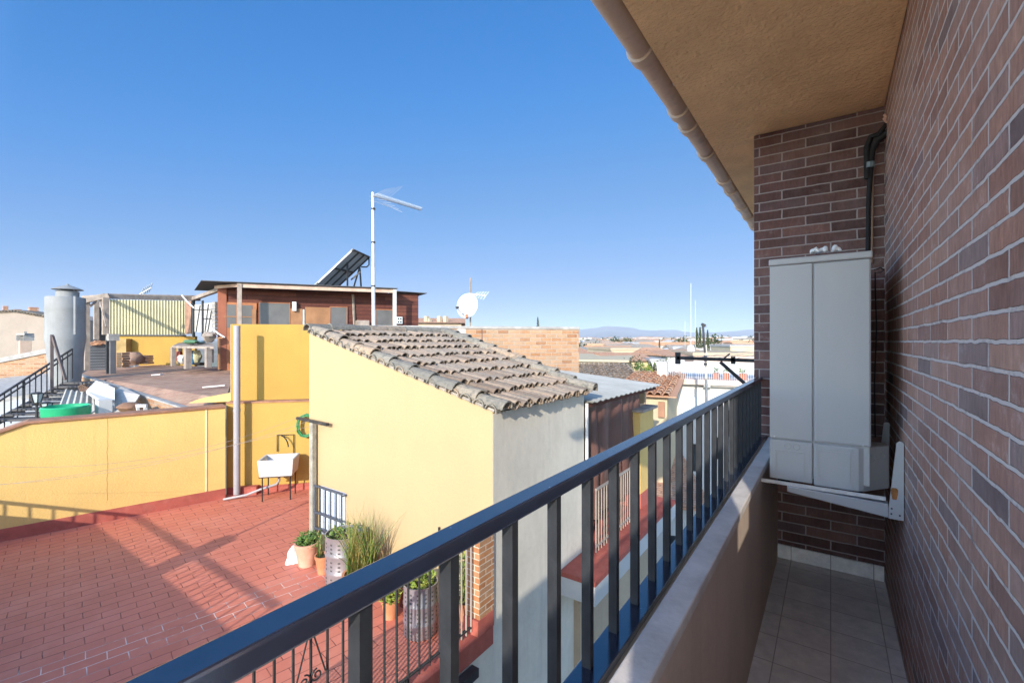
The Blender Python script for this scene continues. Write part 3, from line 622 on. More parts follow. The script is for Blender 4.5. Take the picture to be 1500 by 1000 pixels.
# pilaster
pb = thing('brick_pilaster', (-D-.06, YG-.12, ZT), 'short orange brick pillar with red foot at the house corner by the terrace rail', 'pillar')
px0, px1, py0 = -D-.15, -D+.018, PX(702, 860, -D+.018).y
mb = MB(); mb.box((px0, py0, ZT+.20), (px1, YG-.003, -1.92)); mb.build('shaft', pilaster_brick, pb)
mb = MB(); mb.box((px0-.02, py0-.03, ZT+.03), (px1+.004, YG-.003, ZT+.199)); mb.build('foot', red_paint, pb, bevel=.01)
mb = MB(); c = G.hit(643, 790, .02); mb.tube([c, c+Vector((0, 0, .14))], .012, 6); tag(mb.build('iron_peg', dark_iron), 'small dark iron peg standing out from the cream gable above the black handrail', 'peg')

# terrace railing
tr = thing('terrace_railing', (-D-.05, 1.5, ZT+.05), 'thin dark iron railing with scrolls along the edge of the red terrace', 'railing')
rx = -D-.05
zb_, zt_ = ZT+.135, -1.97
mb = MB(); mb.bar((rx, -6.5, zb_), (rx, YG-.3, zb_), .03, .012); mb.build('bottom_rail', dark_iron, tr)
mb = MB(); mb.bar((rx, -6.5, zt_), (rx, YG-.3, zt_), .034, .014); mb.build('top_rail', dark_iron, tr)
k0 = None; y = PX(544, 700, rx).y
for k in range(-70, 12):
    yy = y+.125*k
    if yy > YG-.42 or yy < -6.3: continue
    if k0 is None:
        mb = MB(); mb.tube([(rx, 1.5, zb_-.05), (rx, 1.5, zt_)], .0105, 6); k0 = mb.build('bar', dark_iron, tr); o = k0
    else: o = k0.copy(); COL.objects.link(o); o.parent = tr
    o.location = (0, yy-1.5, 0)
pale = mat('pale and painted-lit iron', (.38, .33, .28), rough=.5)  # small railing's own tone; on the terrace end bars it paints sunlight
for u in (676, 683, 690):
    c = PX(u, 700, rx); mb = MB(); mb.tube([(rx, c.y, zb_-.05), (rx, c.y, zt_)], .009, 6); mb.build('painted_lit_bar', pale, tr)  # last bars coloured lighter to paint the sun falling on them
for y in (-4, -1, .8, 2.6): mb = MB(); mb.bar((rx, y, ZT+.04), (rx, y, zb_), .03, .03); mb.build('foot', dark_iron, tr)
def spiral(c, r, turns, a0, sgn, ex, n=26):
    return [c+ex*(r*(1-.75*i/n)*math.cos(a0+sgn*turns*2*math.pi*i/n))+Vector((0, 0, r*(1-.75*i/n)*math.sin(a0+sgn*turns*2*math.pi*i/n))) for i in range(n+1)]
ey = Vector((0, 1, 0))
for yc in (PX(455, 700, rx+.01).y,):
    cz = PX(457, 912, rx+.01).z; mb = MB()
    for sg in (1, -1):
        mb.tube([Vector((rx+.012, yc-sg*.11, cz-.38)), Vector((rx+.012, yc-sg*.02, cz-.08)), Vector((rx+.012, yc+sg*.008, cz-.02))]+spiral(Vector((rx+.012, yc+sg*.03, cz+.0)), .026, 1.2, math.pi if sg > 0 else 0, -sg, ey), .006, 5)
        mb.tube(spiral(Vector((rx+.012, yc+sg*.045, cz-.37)), .045, 1.4, math.pi/2, sg, ey), .006, 5)
    mb.build('scroll', dark_iron, tr)

# ---------------------------------------------------------------- pots and plants
leaf_a = island('succulent leaves', [(0, (.06, .13, .03)), (.5, (.12, .22, .05)), (1, (.22, .28, .06))], rough=.5, bump=.1)
leaf_b = island('reed blades', [(0, (.07, .15, .03)), (.35, (.15, .24, .05)), (.6, (.30, .30, .08)), (.85, (.40, .30, .11)), (1, (.10, .18, .05))], rough=.6, bump=.1)
leaf_c = island('yellow green leaves', [(0, (.14, .22, .03)), (.5, (.28, .34, .06)), (1, (.42, .40, .08))], rough=.5, bump=.1)
def leaf(mb, p, d, L, w):
    d = d.normalized(); x = d.cross(Vector((0, 0, 1)))
    x = x.normalized() if x.length > .01 else Vector((1, 0, 0)); n = x.cross(d)
    mb.add([p, p+d*L*.35+x*w, p+d*L*.4+n*w*.35, p+d*L*.35-x*w, p+d*L], [(0, 1, 2), (0, 2, 3), (1, 4, 2), (2, 4, 3)])
def pot(name, c, r, hh, m, label, leafm, kind, n, spread, ht):
    t = thing(name, c, label, 'flower pot'); c = Vector(c)
    mb = MB(); mb.lathe([(r*.68, 0), (r*.95, hh*.84), (r*1.02, hh*.84), (r*1.05, hh), (r*.9, hh), (r*.86, hh*.86)], c, 22, False)
    mb.f.append([len(mb.v)-22*6+k for k in range(22)]); mb.build('pot', m, t, smooth=True)
    mb = MB(); mb.lathe([(r*.87, hh*.87), (r*.5, hh*.9), (.001, hh*.91)], c, 16, False); mb.build('soil', soil, t)
    mb = MB()
    for i in range(n):
        a = random.uniform(0, 6.283); q = math.sqrt(random.random())*r*.8; p = c+Vector((q*math.cos(a), q*math.sin(a), hh*.88))
        if kind == 'bush':
            for k in range(4):
                pp = p+Vector((random.gauss(0, spread*.35), random.gauss(0, spread*.35), random.uniform(0, ht)))
                leaf(mb, pp, Vector((random.gauss(0, 1), random.gauss(0, 1), random.uniform(-.2, 1.2))), random.uniform(.04, .075), random.uniform(.012, .022))
        else:
            H = ht*random.uniform(.45, 1.); ln = Vector((random.gauss(0, spread), random.gauss(0, spread), 0)); w = random.uniform(.004, .0085)
            x = Vector((math.cos(a), math.sin(a), 0))*w; prev = None; m_ = 5; vs = []
            for j in range(m_+1):
                f = j/m_; cc = p+Vector((0, 0, H*f))+ln*f*f; ww = x*(1-f*.9); vs += [cc-ww, cc+ww]
            mb.add(vs, [(2*j, 2*j+1, 2*j+3, 2*j+2) for j in range(m_)])
    mb.build('plant', leafm, t)
    return t
pot('plant_pot', PZ(450, 826, ZT), .155, .30, terra_pale, 'pale terracotta pot of green succulents by the clothes pole foot', leaf_a, 'bush', 75, .10, .12)
pot('plant_pot', PZ(474, 838, ZT), .105, .23, terra, 'small orange terracotta pot with tall stems, tucked beside the pierced steel drum', leaf_a, 'blade', 26, .12, .42)
pot('plant_pot', PZ(528, 868, ZT), .20, .24, terra, 'pot of tall green and straw reeds growing up past the black handrail', leaf_b, 'blade', 230, .17, .78)
pot('plant_pot', PZ(572, 903, ZT), .10, .2, terra, 'terracotta pot of light green leaves seen through the balcony bars', leaf_c, 'bush', 34, .09, .10)
pot('plant_pot', PZ(596, 884, ZT), .12, .24, mat('dark clay', (.22, .07, .04)), 'dark red clay pot behind the second steel drum', leaf_a, 'bush', 30, .08, .08)
pot('plant_pot', PZ(683, 905, ZT), .11, .2, terra, 'pot of yellowish leafy stems standing by the brick pillar', leaf_c, 'bush', 90, .1, .55)
def drum(c, r, hh, label, leafm, n):
    t = thing('steel_drum', c, label, 'drum planter', 'pierced steel drums used as planters'); c = Vector(c)
    mb = MB(); mb.lathe([(r*.9, 0), (r, .02), (r, hh*.25), (r*1.025, hh*.27), (r*1.025, hh*.30), (r, hh*.32), (r, hh*.6), (r*1.025, hh*.62), (r*1.025, hh*.65), (r, hh*.67), (r, hh-.012), (r*1.03, hh), (r*.97, hh), (r*.96, hh*.84)], c, 40, False); mb.build('shell', drum_steel, t, smooth=True)
    mb = MB()
    for k in range(14):
        for lv in (.05, .12, .19, .37, .45, .53, .72, .80, .88):
            a = 2*math.pi*k/14; q = r+.0006; z = lv*hh; w = .07; hh2 = hh*.018
            mb.add([c+Vector((q*math.cos(a-w), q*math.sin(a-w), z-hh2)), c+Vector((q*math.cos(a+w), q*math.sin(a+w), z-hh2)), c+Vector((q*math.cos(a+w), q*math.sin(a+w), z+hh2)), c+Vector((q*math.cos(a-w), q*math.sin(a-w), z+hh2))], [(0, 1, 2, 3)])
    mb.build('drain_hole', mat('drum hole', (.10, .09, .09)), t)
    mb = MB(); mb.lathe([(r*.96, hh*.85), (.001, hh*.86)], c, 20, False); mb.build('soil', soil, t)
    mb = MB()
    for i in range(n):
        a = random.uniform(0, 6.28); q = math.sqrt(random.random())*r*.85
        leaf(mb, c+Vector((q*math.cos(a), q*math.sin(a), hh*.86+random.uniform(0, .13))), Vector((random.gauss(0, 1), random.gauss(0, 1), random.uniform(0, 1.3))), random.uniform(.04, .08), .018)
    mb.build('plant', leafm, t)
drum(PZ(505, 850, ZT), .225, .60, 'pierced steel drum planter under the barred window', leaf_a, 110)
drum(PZ(616, 925, ZT), .17, .52, 'pierced steel drum planter seen through the balcony bars', leaf_c, 190)
c = PZ(432, 822, ZT); mb = MB(); vs = []; n = 18
for j in range(6):
    for k in range(n):
        a = 2*math.pi*k/n; rr = (.10-.012*j)*(1+.25*math.sin(3*a+j)+.12*math.sin(7*a)); vs.append(c+Vector((rr*math.cos(a), rr*math.sin(a), .002+.055*j*(1-.05*j))))
mb.add(vs, [(j*n+k, j*n+(k+1) % n, (j+1)*n+(k+1) % n, (j+1)*n+k) for j in range(5) for k in range(n)]+[[5*n+k for k in range(n)]])
tag(mb.build('white_cloth', white_plastic, smooth=True), 'crumpled white cloth on the red floor beside pale terracotta pot', 'cloth')

# ---------------------------------------------------------------- lean-to beyond the grey wall
le = thing('lean_to', (-D, 6.6, ZT), 'lean-to with grey sheet roof and white corner pipe next to the tiled house', 'lean-to')
XE = -D+.12; Y2 = PX(967, 567, XE).y; zE = PX(872, 588, XE).z; up = PY(785, 537.5, Y2)
mb = MB(); n = 60; vs = []
for i in range(n+1):
    y = YB1+.03+(Y2-YB1)*i/n; dz = .011*math.sin(i*1.6)
    for x, z in ((XE, zE), (up.x-1, up.z+(up.z-zE)/(up.x-XE)*(-1))): vs += [(x, y, z+dz), (x, y, z+dz-.012)]
for i in range(n):
    b0 = 4*i; mb_f = [(b0, b0+4, b0+6, b0+2), (b0+1, b0+3, b0+7, b0+5), (b0, b0+1, b0+5, b0+4)]
    mb.f += [list(f) for f in mb_f]
mb.v = [Vector(v) for v in vs]; mb.build('sheet_roof', grey_sheet, le)
mb = MB(); mb.tube([(-D+.03, YB1+.03, -7), (-D+.03, YB1+.03, zE-.02)], .022, 8); mb.build('corner_pipe', white_plastic, le)
mb = MB(); mb.bar((-D+.02, YB1+.06, zE-.06), (-D+.02, Y2-.02, zE-.06), .05, .05); mb.build('eave_beam', wood_red, le)
mb = MB(); mb.box((-6, Y2-.1, -7), (-D-.15, Y2-.02, zE-.03)); mb.build('end_wall', beige_wall, le)
mb = MB(); mb.box((-6.0, YB1+.3, ZT-.4), (-D-1.6, Y2-.12, zE-.1)); mb.build('inner_wall', wood_red, le)
# curtain
ct = MB(); ya, yb2 = YB1+.10, PX(937, 650, -D).y; n = 90; vs = []; zc0, zc1 = zE-.085, ZT+.34
for i in range(n+1):
    f = i/n; y = ya+(yb2-ya)*f; ph = 38*f+2.6*math.sin(7*f)
    for j in range(9):
        g = j/8; am = (.03+.05*g)*(.35+.95*abs(math.sin(7.3*f+.9*g))+.25*math.sin(19*f)); vs.append((-D-.045+am*math.sin(ph+.9*g*math.sin(11*f)+.5*g)+.012*math.sin(9*g+31*f), y+.03*g*math.cos(ph*1.7), zc0+(zc1-zc0)*g-.03*abs(math.sin(17*f))*(1-g)))
ct.add(vs, [(i*9+j, (i+1)*9+j, (i+1)*9+j+1, i*9+j+1) for i in range(n) for j in range(8)])
tag(ct.build('brown_curtain', curtain_mat, smooth=True), 'brown plastic curtain hanging in folds below the grey sheet roof', 'curtain')
# red slab with railing
xs = PZ(874, 851, ZT).x
sb = thing('balcony_slab', (xs, 7, ZT-.1), 'little red floored balcony with white edge outside the brown curtain', 'balcony')
ys0 = PX(872, 860, xs).y
mb = MB(); mb.box((-D-1.5, ys0, ZT-.06), (xs, 8.7, ZT)); mb.build('floor', red_paint, sb)
mb = MB(); mb.box((-D-1.5, ys0+.003, ZT-.30), (xs-.004, 8.7, ZT-.062)); mb.build('edge', white_wall, sb)
mb = MB(); mb.box((-D-.3, ys0+.4, -7), (-D+.1, 8.6, ZT-.302)); mb.build('support_wall', beige_wall, sb)
br_ = thing('small_railing', (xs-.1, 7, ZT), 'pale metal railing of thin bars in front of the brown curtain', 'railing')
xr = -D+.17; yr0, yr1 = PX(873, 740, xr).y, PX(931, 700, xr).y; zr_ = PX(900, 700, xr).z
mb = MB(); mb.bar((xr, yr0, zr_), (xr, yr1, zr_), .03, .025); mb.bar((xr, yr0, ZT+.08), (xr, yr1, ZT+.08), .02, .02); mb.build('rail', pale, br_)
for k in range(18):
    yy = yr0+(yr1-yr0)*k/17; mb = MB(); mb.tube([(xr, yy, ZT), (xr, yy, zr_)], .0085, 6); mb.build('bar', pale, br_)
pl = thing('yellow_pillar', (-D, 8.3, ZT), 'yellow square pillar with red foot and flat cap beyond the curtain', 'pillar')
yp0, yp1 = PX(938, 650, -D+.1).y, PX(957, 650, -D+.1).y; zp = PX(946, 601, -D+.1).z
mb = MB(); mb.box((-D-.25, yp0, ZT+.25), (-D+.1, yp1, zp)); mb.build('shaft', yellow, pl)
mb = MB(); mb.box((-D-.27, yp0-.02, ZT), (-D+.12, yp1+.02, ZT+.25)); mb.build('foot', red_white, pl)
mb = MB(); mb.box((-D-.32, yp0-.05, zp+.002), (-D+.17, yp1+.05, zp+.05)); mb.build('cap', wood_grey, pl)
# ---------------------------------------------------------------- upper terrace with the wooden shed
def quadplate(mb, ps, th): mb.prism([Vector(p) for p in ps], (0, 0, -th))
ut = thing('upper_terrace', P(230, 560, 13), 'worn brown tiled roof terrace with broken brick edge left of the tall yellow wall', 'roof terrace')
A0, A1, A2, A3, A4 = P(116, 549, 14.0), P(286, 602.5, 9.0), P(331, 584, 9.3), P(345, 538, 16.5), P(150, 531, 19.0)
A5 = P(470, 505, 18)
mb = MB(); quadplate(mb, [A0, A1, A2, A3, A4], .12); mb.build('floor', upper_tile, ut, uvrot=R(20))
mb = MB(); d = (A1-A0).normalized(); out = Vector((d.y, -d.x, 0)).normalized()
if out.y > 0: out = -out
up_ = Vector((0, 0, 1))
p = [A0-up_*.18-d*.2, A1-up_*.18, A1+out*.12-up_*.18, A0+out*.12-up_*.18-d*.2]; mb.hexa(p+[x+up_*.2 for x in p]); mb.build('broken_edge', orange_brick, ut)
mb = MB(); p = [x+up_*.202 for x in p]; mb.hexa(p+[x+up_*.035 for x in p]); mb.build('edge_mortar', concrete, ut)
mb = MB(); p = [A0-up_*2.2-d*.2, A1-up_*2.2, A1+out*.08-up_*2.2, A0+out*.08-up_*2.2-d*.2]; q = [A0-up_*.182-d*.2, A1-up_*.182, A1+out*.08-up_*.182, A0+out*.08-up_*.182-d*.2]; mb.hexa(p+q); mb.build('white_wall', white_wall, ut)

# shed
f0, f1 = P(320, 500, 15.3), P(613, 500, 18.2)
SF = Frame((f0.x, f0.y), (f1.x-f0.x, f1.y-f0.y))
zs0 = -.95
sh = thing('wooden_shed', SF.p(4, 0, zs0), 'dark red plank shed with porch posts and a thin sheet roof on the upper terrace', 'shed')
aR = SF.su(613); zt0, zt1 = SF.zv(322, 421), SF.zv(612, 431)
mb = MB(); mb.prism([SF.p(0, -.12, zs0), SF.p(aR, -.12, zs0), SF.p(aR, -.12, zt1), SF.p(0, -.12, zt0)], tuple((SF.n*.1).to_3d())); mb.build('plank_wall', wood_red, sh)
mb = MB(); mb.prism([SF.p(aR, -.121, zs0), SF.p(aR, -3, zs0), SF.p(aR, -3, zt1-.05), SF.p(aR, -.121, zt1-.01)], tuple((-SF.e*.1).to_3d())); mb.prism([SF.p(0, -.121, zs0), SF.p(0, -3, zs0), SF.p(0, -3, zt0-.05), SF.p(0, -.121, zt0-.01)], tuple((SF.e*.1).to_3d())); mb.build('end_wall', wood_red, sh)
tP = .75
aP0, aP1 = SF.su(351, tP), SF.su(578, tP)
def zroof(a): return zt0+(zt1-zt0)*a/aR
mb = MB()
rfp = [SF.p(-.35, tP+.12, zroof(-.3)+.10), SF.p(aP1+.1, tP+.12, zroof(aP1)+.10), SF.p(aP1+.1, -3.1, zroof(aP1)+.16), SF.p(-1.2, -3.1, zroof(-.3)+.16)]
mb.hexa(rfp+[x+up_*.022 for x in rfp])
p2 = [SF.p(aP1+.1, .2, zroof(aP1)+.07), SF.p(aR+.3, .2, zroof(aR)+.03), SF.p(aR+.3, -3.1, zroof(aR)+.09), SF.p(aP1+.1, -3.1, zroof(aP1)+.12)]
mb.hexa(p2+[x+up_*.022 for x in p2]); mb.build('sheet_roof', mat('dark grey sheet', (.11, .11, .11), rough=.8, spec=.1, var=.25, vs=3), sh)
mb = MB(); mb.bar(SF.p(aP0, tP, zroof(aP0)+.01), SF.p(aP1, tP, zroof(aP1)+.01), .05, .13); mb.build('fascia', fascia_mat, sh)
mb = MB(); mb.bar(SF.p(aP0, tP, zroof(aP0)+.02), SF.p(-.1, -.0, zroof(0)+.0), .05, .10); mb.build('fascia', fascia_mat, sh)
for a, m_, w_ in ((aP0, wood_grey, .13), (aP1, white_wall, .12)):
    mb = MB(); SF.box(mb, a-w_/2, a+w_/2, tP-w_/2, tP+w_/2, zs0, zroof(a)+.075); mb.build('post', m_, sh)
mb = MB(); mb.bar(SF.hit(517, 431, .0), SF.hit(519, 476, .06), .06, .06); mb.build('prop', wood_grey, sh)
a0 = 0; mb = MB(); SF.box(mb, -.02, SF.su(332), -.02, .03, zs0, zt0-.02); mb.build('corner_board', mat('red corner board', (.26, .085, .045), var=.2), sh)
dr = MB(); SF.rect(dr, 327, 376, 443, 560, -.018, .015); dr = dr.build('door', wood_door, sh)
mb = MB(); SF.rect(mb, 328.5, 348, 446, 480, .016, .022); SF.rect(mb, 353, 370, 447, 480, .016, .022); mb.build('pane', grey_glass, dr)
mb = MB(); SF.rect(mb, 346, 350, 446, 520, .016, .05); SF.rect(mb, 369, 375, 453, 520, .016, .05); SF.rect(mb, 328, 369, 463, 464.5, .024, .04); mb.build('frame', wood_orange, dr)
for u0, u1, v0, v1, m_, nm in ((380, 424, 444, 486, grey_glass, 'window'), (447, 484, 450, 486, wood_orange, 'board'), (425, 443, 452, 486, wood_orange, 'board'), (484, 508, 450, 486, grey_glass, 'window'), (551, 575, 454, 486, grey_glass, 'window')):
    mb = MB(); SF.rect(mb, u0, u1, v0, v1, -.018, .02); o = mb.build(nm, m_, sh)
    if nm == 'window':
        mb = MB(); SF.rect(mb, u0-1, u0, v0-1, v1, -.018, .035); SF.rect(mb, u1, u1+1, v0-1, v1, -.018, .035); SF.rect(mb, u0, u1, v0-1, v0, -.018, .035); mb.build('frame', wood_door, o)
mb = MB(); SF.rect(mb, 443.5, 446, 453, 486, .0, .05); mb.build('white_strip', white_wall, sh)
el = MB(); SF.rect(el, 581, 589.5, 464, 474, -.018, .07); el = el.build('meter_box', mat('pale meter box', (.62, .64, .64), rough=.4), sh)
mb = MB()
for u, v in ((582.5, 465.5), (586, 465.5), (582.5, 470), (586, 470)): SF.rect(mb, u, u+2.3, v, v+2.6, .071, .074)
mb.build('dark_dial', win_dark, el)
mb = MB(); SF.rect(mb, 523, 541, 469, 486, .1, .6); mb.build('crate', wood_grey)
tag(bpy.data.objects['crate'], 'weathered wooden crate standing before the plank shed by the antenna mast', 'crate')
mb = MB(); SF.rect(mb, 428, 434, 442, 455, .0, .14); mb.build('wall_lamp', white_plastic, sh)

# solar panel on its frame
sp = thing('solar_panel', P(500, 420, 17.5), 'tilted solar panel on an iron frame on the shed roof, seen from behind', 'solar panel')
b0_, b1_, t0_, t1_ = P(459, 420, 17.2), P(493, 421, 18.6), P(517, 365, 17.6), P(541, 376, 19.0)
nrm = (b1_-b0_).cross(t0_-b0_).normalized()
mb = MB(); mb.prism([b0_, b1_, t1_, t0_], tuple(nrm*-.04)); mb.build('backsheet', panel_back, sp)
mb = MB()
def lp(a, c): return (b0_.lerp(b1_, a)).lerp(t0_.lerp(t1_, a), c)
for a in (0, .34, .67, 1): mb.bar(lp(a, 0)+nrm*.02, lp(a, 1)+nrm*.02, .05, .05, nrm)
for c_ in (0, .5, 1): mb.bar(lp(0, c_)+nrm*.025, lp(1, c_)+nrm*.025, .05, .05, nrm)
mb.build('frame', dark_iron, sp)
mb = MB(); mb.bar(lp(0, .12)+nrm*.03-Vector((.0, 0, 0)), lp(0, .95)+nrm*.03, .07, .03, nrm); mb.build('side_strip', galv, sp)
for (u, v, dd), (u2, v2) in (((509, 384, 17.9), (509, 421)), ((527, 391, 18.8), (518, 421)), ((527, 391, 18.9), (529, 421)), ((514, 410, 18.2), (528, 398))):
    mb = MB(); mb.bar(P(u, v, dd), P(u2, v2, dd), .05, .05); mb.build('strut', dark_iron, sp)
mb = MB(); mb.tube([P(540.5, 378, 19), P(540.5, 388, 19), P(537, 391, 19), P(529, 391, 18.9)], .03, 6); mb.build('bracket_tube', dark_iron, sp)

# tall antenna mast
am = thing('antenna_mast', P(547, 478, 11), 'tall pale steel mast with a long yagi aerial pointing right above the tiled house', 'antenna')
m0 = P(547.5, 480, 10.6); m1 = P(546, 282, 10.6)
mb = MB(); mb.tube([m0-Vector((0, 0, .6)), m0.lerp(m1, .45), m0.lerp(m1, .45), m1], [.042, .042, .037, .031], 10); mb.build('pole', mat('pale steel mast', (.66, .64, .6), rough=.4, metal=.3), am, smooth=True)
mb = MB()
for v in (306, 355, 419): c = P(546.8, v, 10.6); mb.tube([c-Vector((0, 0, .02)), c+Vector((0, 0, .02))], .046, 10)
mb.build('clamp', dark_iron, am)
y0_, y1_ = P(546, 285.5, 10.55), P(617, 307, 11.9)
mb = MB(); mb.bar(y0_, y1_, .05, .05); mb.build('boom', galv, am)
mb = MB(); dvec = (y1_-y0_).normalized(); sd = dvec.cross(Vector((0, 0, 1))).normalized()
for k in range(22):
    f = .06+.92*k/21; c = y0_.lerp(y1_, f)+Vector((0, 0, .035)); l_ = .07+.05*(1-f); mb.bar(c-sd*l_+Vector((0, 0, .0)), c+sd*l_, .012, .012)
mb.build('director', galv, am)
mb = MB()
for a_ in (-.12, .12):
    c = y0_.lerp(y1_, .1)
    for k in range(5): mb.tube([c+Vector((0, 0, a_*.4))-sd*.3+dvec*(.12*k), c+Vector((0, 0, a_*(1+.4*k)))+sd*.3+dvec*(.12*k)], .004, 4)
mb.build('reflector', galv, am)

# satellite dish
sdh = thing('satellite_dish', P(685, 478, 10.8), 'white satellite dish with small aerial on a thin mast above the brick wall', 'satellite dish')
cd = P(685, 448, 10.75); axis = (Vector((.35, -.92, .25))).normalized(); ux = axis.cross(Vector((0, 0, 1))).normalized(); uy = ux.cross(axis)
mb = MB(); vs = []; sg = 28; rg = 7
for side in (0, .012):
    for i in range(rg):
        r_ = .30*(i+.02)/(rg-1)
        for k in range(sg):
            t = 2*math.pi*k/sg; vs.append(cd+ux*r_*.86*math.cos(t)+uy*r_*math.sin(t)+axis*(.55*r_*r_-side-.02))
mb.v = vs
for s_ in (0, 1):
    o_ = s_*rg*sg
    for i in range(rg-1):
        for k in range(sg): mb.f.append([o_+i*sg+k, o_+i*sg+(k+1) % sg, o_+(i+1)*sg+(k+1) % sg, o_+(i+1)*sg+k])
for k in range(sg): mb.f.append([(rg-1)*sg+k, (rg-1)*sg+(k+1) % sg, rg*sg+(rg-1)*sg+(k+1) % sg, rg*sg+(rg-1)*sg+k])
mb.build('reflector', mat('white dish paint', (.8, .8, .79), rough=.4, var=.03), sdh, smooth=True)
lb = cd-uy*.28; le_ = P(670, 452, 10.4)
mb = MB(); mb.bar(lb, le_, .02, .02); mb.build('feed_arm', galv, sdh)
mb = MB(); mb.bar(le_-Vector((.03, 0, -.02)), le_+Vector((.03, 0, .03)), .05, .05); mb.build('feed_head', dark_iron, sdh)
mb = MB(); mb.tube([P(689, 500, 10.9), P(689, 407, 10.9)], .018, 8); mb.build('mast', wood_grey, sdh)
ya_, yb_2 = P(688, 430, 10.9), P(712, 433, 10.7)
mb = MB(); mb.bar(ya_, yb_2, .02, .02)
for k in range(5):
    c = ya_.lerp(yb_2, .35+.16*k); mb.bar(c-Vector((.05, .05, .06+.01*k)), c+Vector((.05, .05, .06+.01*k)), .012, .012)
mb.build('small_aerial', galv, sdh)
mb = MB(); mb.bar(P(684, 461, 10.6), P(684, 466, 10.55), .06, .05); mb.build('mount_clamp', mat('rusty clamp', (.3, .13, .06)), sdh)

# pergola
pg = thing('timber_pergola', P(145, 540, 15), 'grey weathered timber pergola beams and posts beside the cylindrical tank', 'pergola')
def post(mb, u, v0, v1, d, w): mb.bar(P(u, v1, d), P(u, v0, d), w, w)
for u, v0, v1, d, w, m_ in ((127.5, 438, 542, 14.2, .12, wood_grey), (141, 441, 497, 17, .14, wood_grey), (154.5, 436, 490, 14.3, .15, wood_grey), (148.5, 450, 500, 18, .2, black_paint), (158, 498, 551, 14.3, .08, black_paint), (165, 499, 553, 14.3, .14, mat('dark grey post', (.12, .12, .125)))):
    mb = MB(); post(mb, u, v0, v1, d, w); mb.build('post', m_, pg)
for a, bb, w in (((122, 441, 14.1), (160, 433, 14.4), .16), ((122, 436, 17.5), (150, 434, 17.5), .14), ((146, 434, 14.3), (292, 438, 17.0), .15), ((150, 431.5, 15.3), (300, 434.5, 17.6), .08), ((282, 438, 16.8), (322, 424, 15.6), .13), ((128, 440, 14.2), (158, 435, 17.5), .11)):
    mb = MB(); mb.bar(P(*a), P(*bb), w, w*.9); mb.build('beam', wood_grey, pg)
mb = MB(); mb.bar(P(165, 499, 14.35), P(165, 489, 14.35), .30, .26); mb.build('concrete_block', concrete, pg)
mb = MB(); mb.bar(P(147, 440, 14.3), P(156, 478, 14.1), .05); mb.bar(P(131, 449, 14.2), P(140, 442, 15), .05); mb.build('brace', wood_grey, pg)
# lattice panel
lf0, lf1 = P(130, 500, 14.6), P(156, 500, 14.9); LF = Frame((lf0.x, lf0.y), (lf1.x-lf0.x, lf1.y-lf0.y))
lt = thing('lattice_panel', LF.p(0, 0, -1), 'dark ornamental metal lattice panel between the tank and concrete block post', 'screen')
mb = MB(); la1 = LF.su(156); lz0, lz1 = LF.zv(140, 542), LF.zv(140, 505)
LF.box(mb, 0, la1, -.03, -.01, lz0, lz1); mb.build('backing', mat('dark mesh backing', (.07, .075, .085)), lt)
mb = MB(); nn = 7
for i in range(nn):
    for j in range(9):
        cx, cz = la1*(i+.5)/nn, lz0+(lz1-lz0)*(j+.5)/9; rr = la1/nn*.42
        mb.tube([LF.p(cx+rr*math.cos(t), 0, cz+rr*math.sin(t)) for t in [k*math.pi/4 for k in range(9)]], .008, 4, False)
mb.build('scroll', mat('grey scroll', (.3, .31, .33)), lt)
mb = MB(); 
for k in range(14): mb.bar(LF.p(random.uniform(0, la1), .02, lz1+random.uniform(0, .12)), LF.p(random.uniform(0, la1), .05, lz1+random.uniform(0, .12)), .1, .06)
tag(mb.build('clay_rubble', far_roof), 'heap of broken reddish clay pieces on top of the dark lattice panel', 'rubble')

# cream corrugated screen and low yellow wall behind the upper terrace
cf0, cf1 = P(160, 500, 17.3), P(271, 500, 17.9); CF = Frame((cf0.x, cf0.y), (cf1.x-cf0.x, cf1.y-cf0.y))
mb = MB(); ca1 = CF.su(271); cz0, cz1 = CF.zv(215, 490), CF.zv(215, 439.5); n = 200; vs = []
for i in range(n+1):
    a = ca1*i/n; t = .04*max(-.6, min(.6, math.sin(2*math.pi*i/n*25)))
    vs += [CF.p(a, t, cz0), CF.p(a, t, cz1), CF.p(a, t-.008, cz0), CF.p(a, t-.008, cz1)]
mb.v = vs
for i in range(n): mb.f += [[4*i, 4*i+4, 4*i+5, 4*i+1], [4*i+2, 4*i+3, 4*i+7, 4*i+6]]
tag(mb.build('corrugated_screen', cream_sheet), 'cream corrugated sheet screen hanging above the low yellow back wall', 'screen')
mb = MB(); mb.bar(CF.p(-.05, .03, cz0-.03), CF.p(ca1+.05, .03, cz0-.03), .05, .05); tag(mb.build('screen_beam', dark_iron), 'dark beam along the foot of the cream corrugated screen', 'beam')
yl = thing('back_wall', CF.p(1, 0, -1), 'low yellow wall at the back of the upper terrace under the corrugated screen', 'wall')
mb = MB(); CF.box(mb, CF.su(171, .0), CF.su(285, .0), -.25, -.02, -1.2, CF.zv(220, 492, 0)); mb.build('wall', deep_yellow, yl)
mb = MB(); CF.box(mb, CF.su(172, .02)-.05, CF.su(192, .02), -.015, .35, -1.2, CF.zv(180, 496, .35)); mb.build('return_wall', mat('brown stained wall', (.36, .24, .09), var=.3, vs=3), yl)
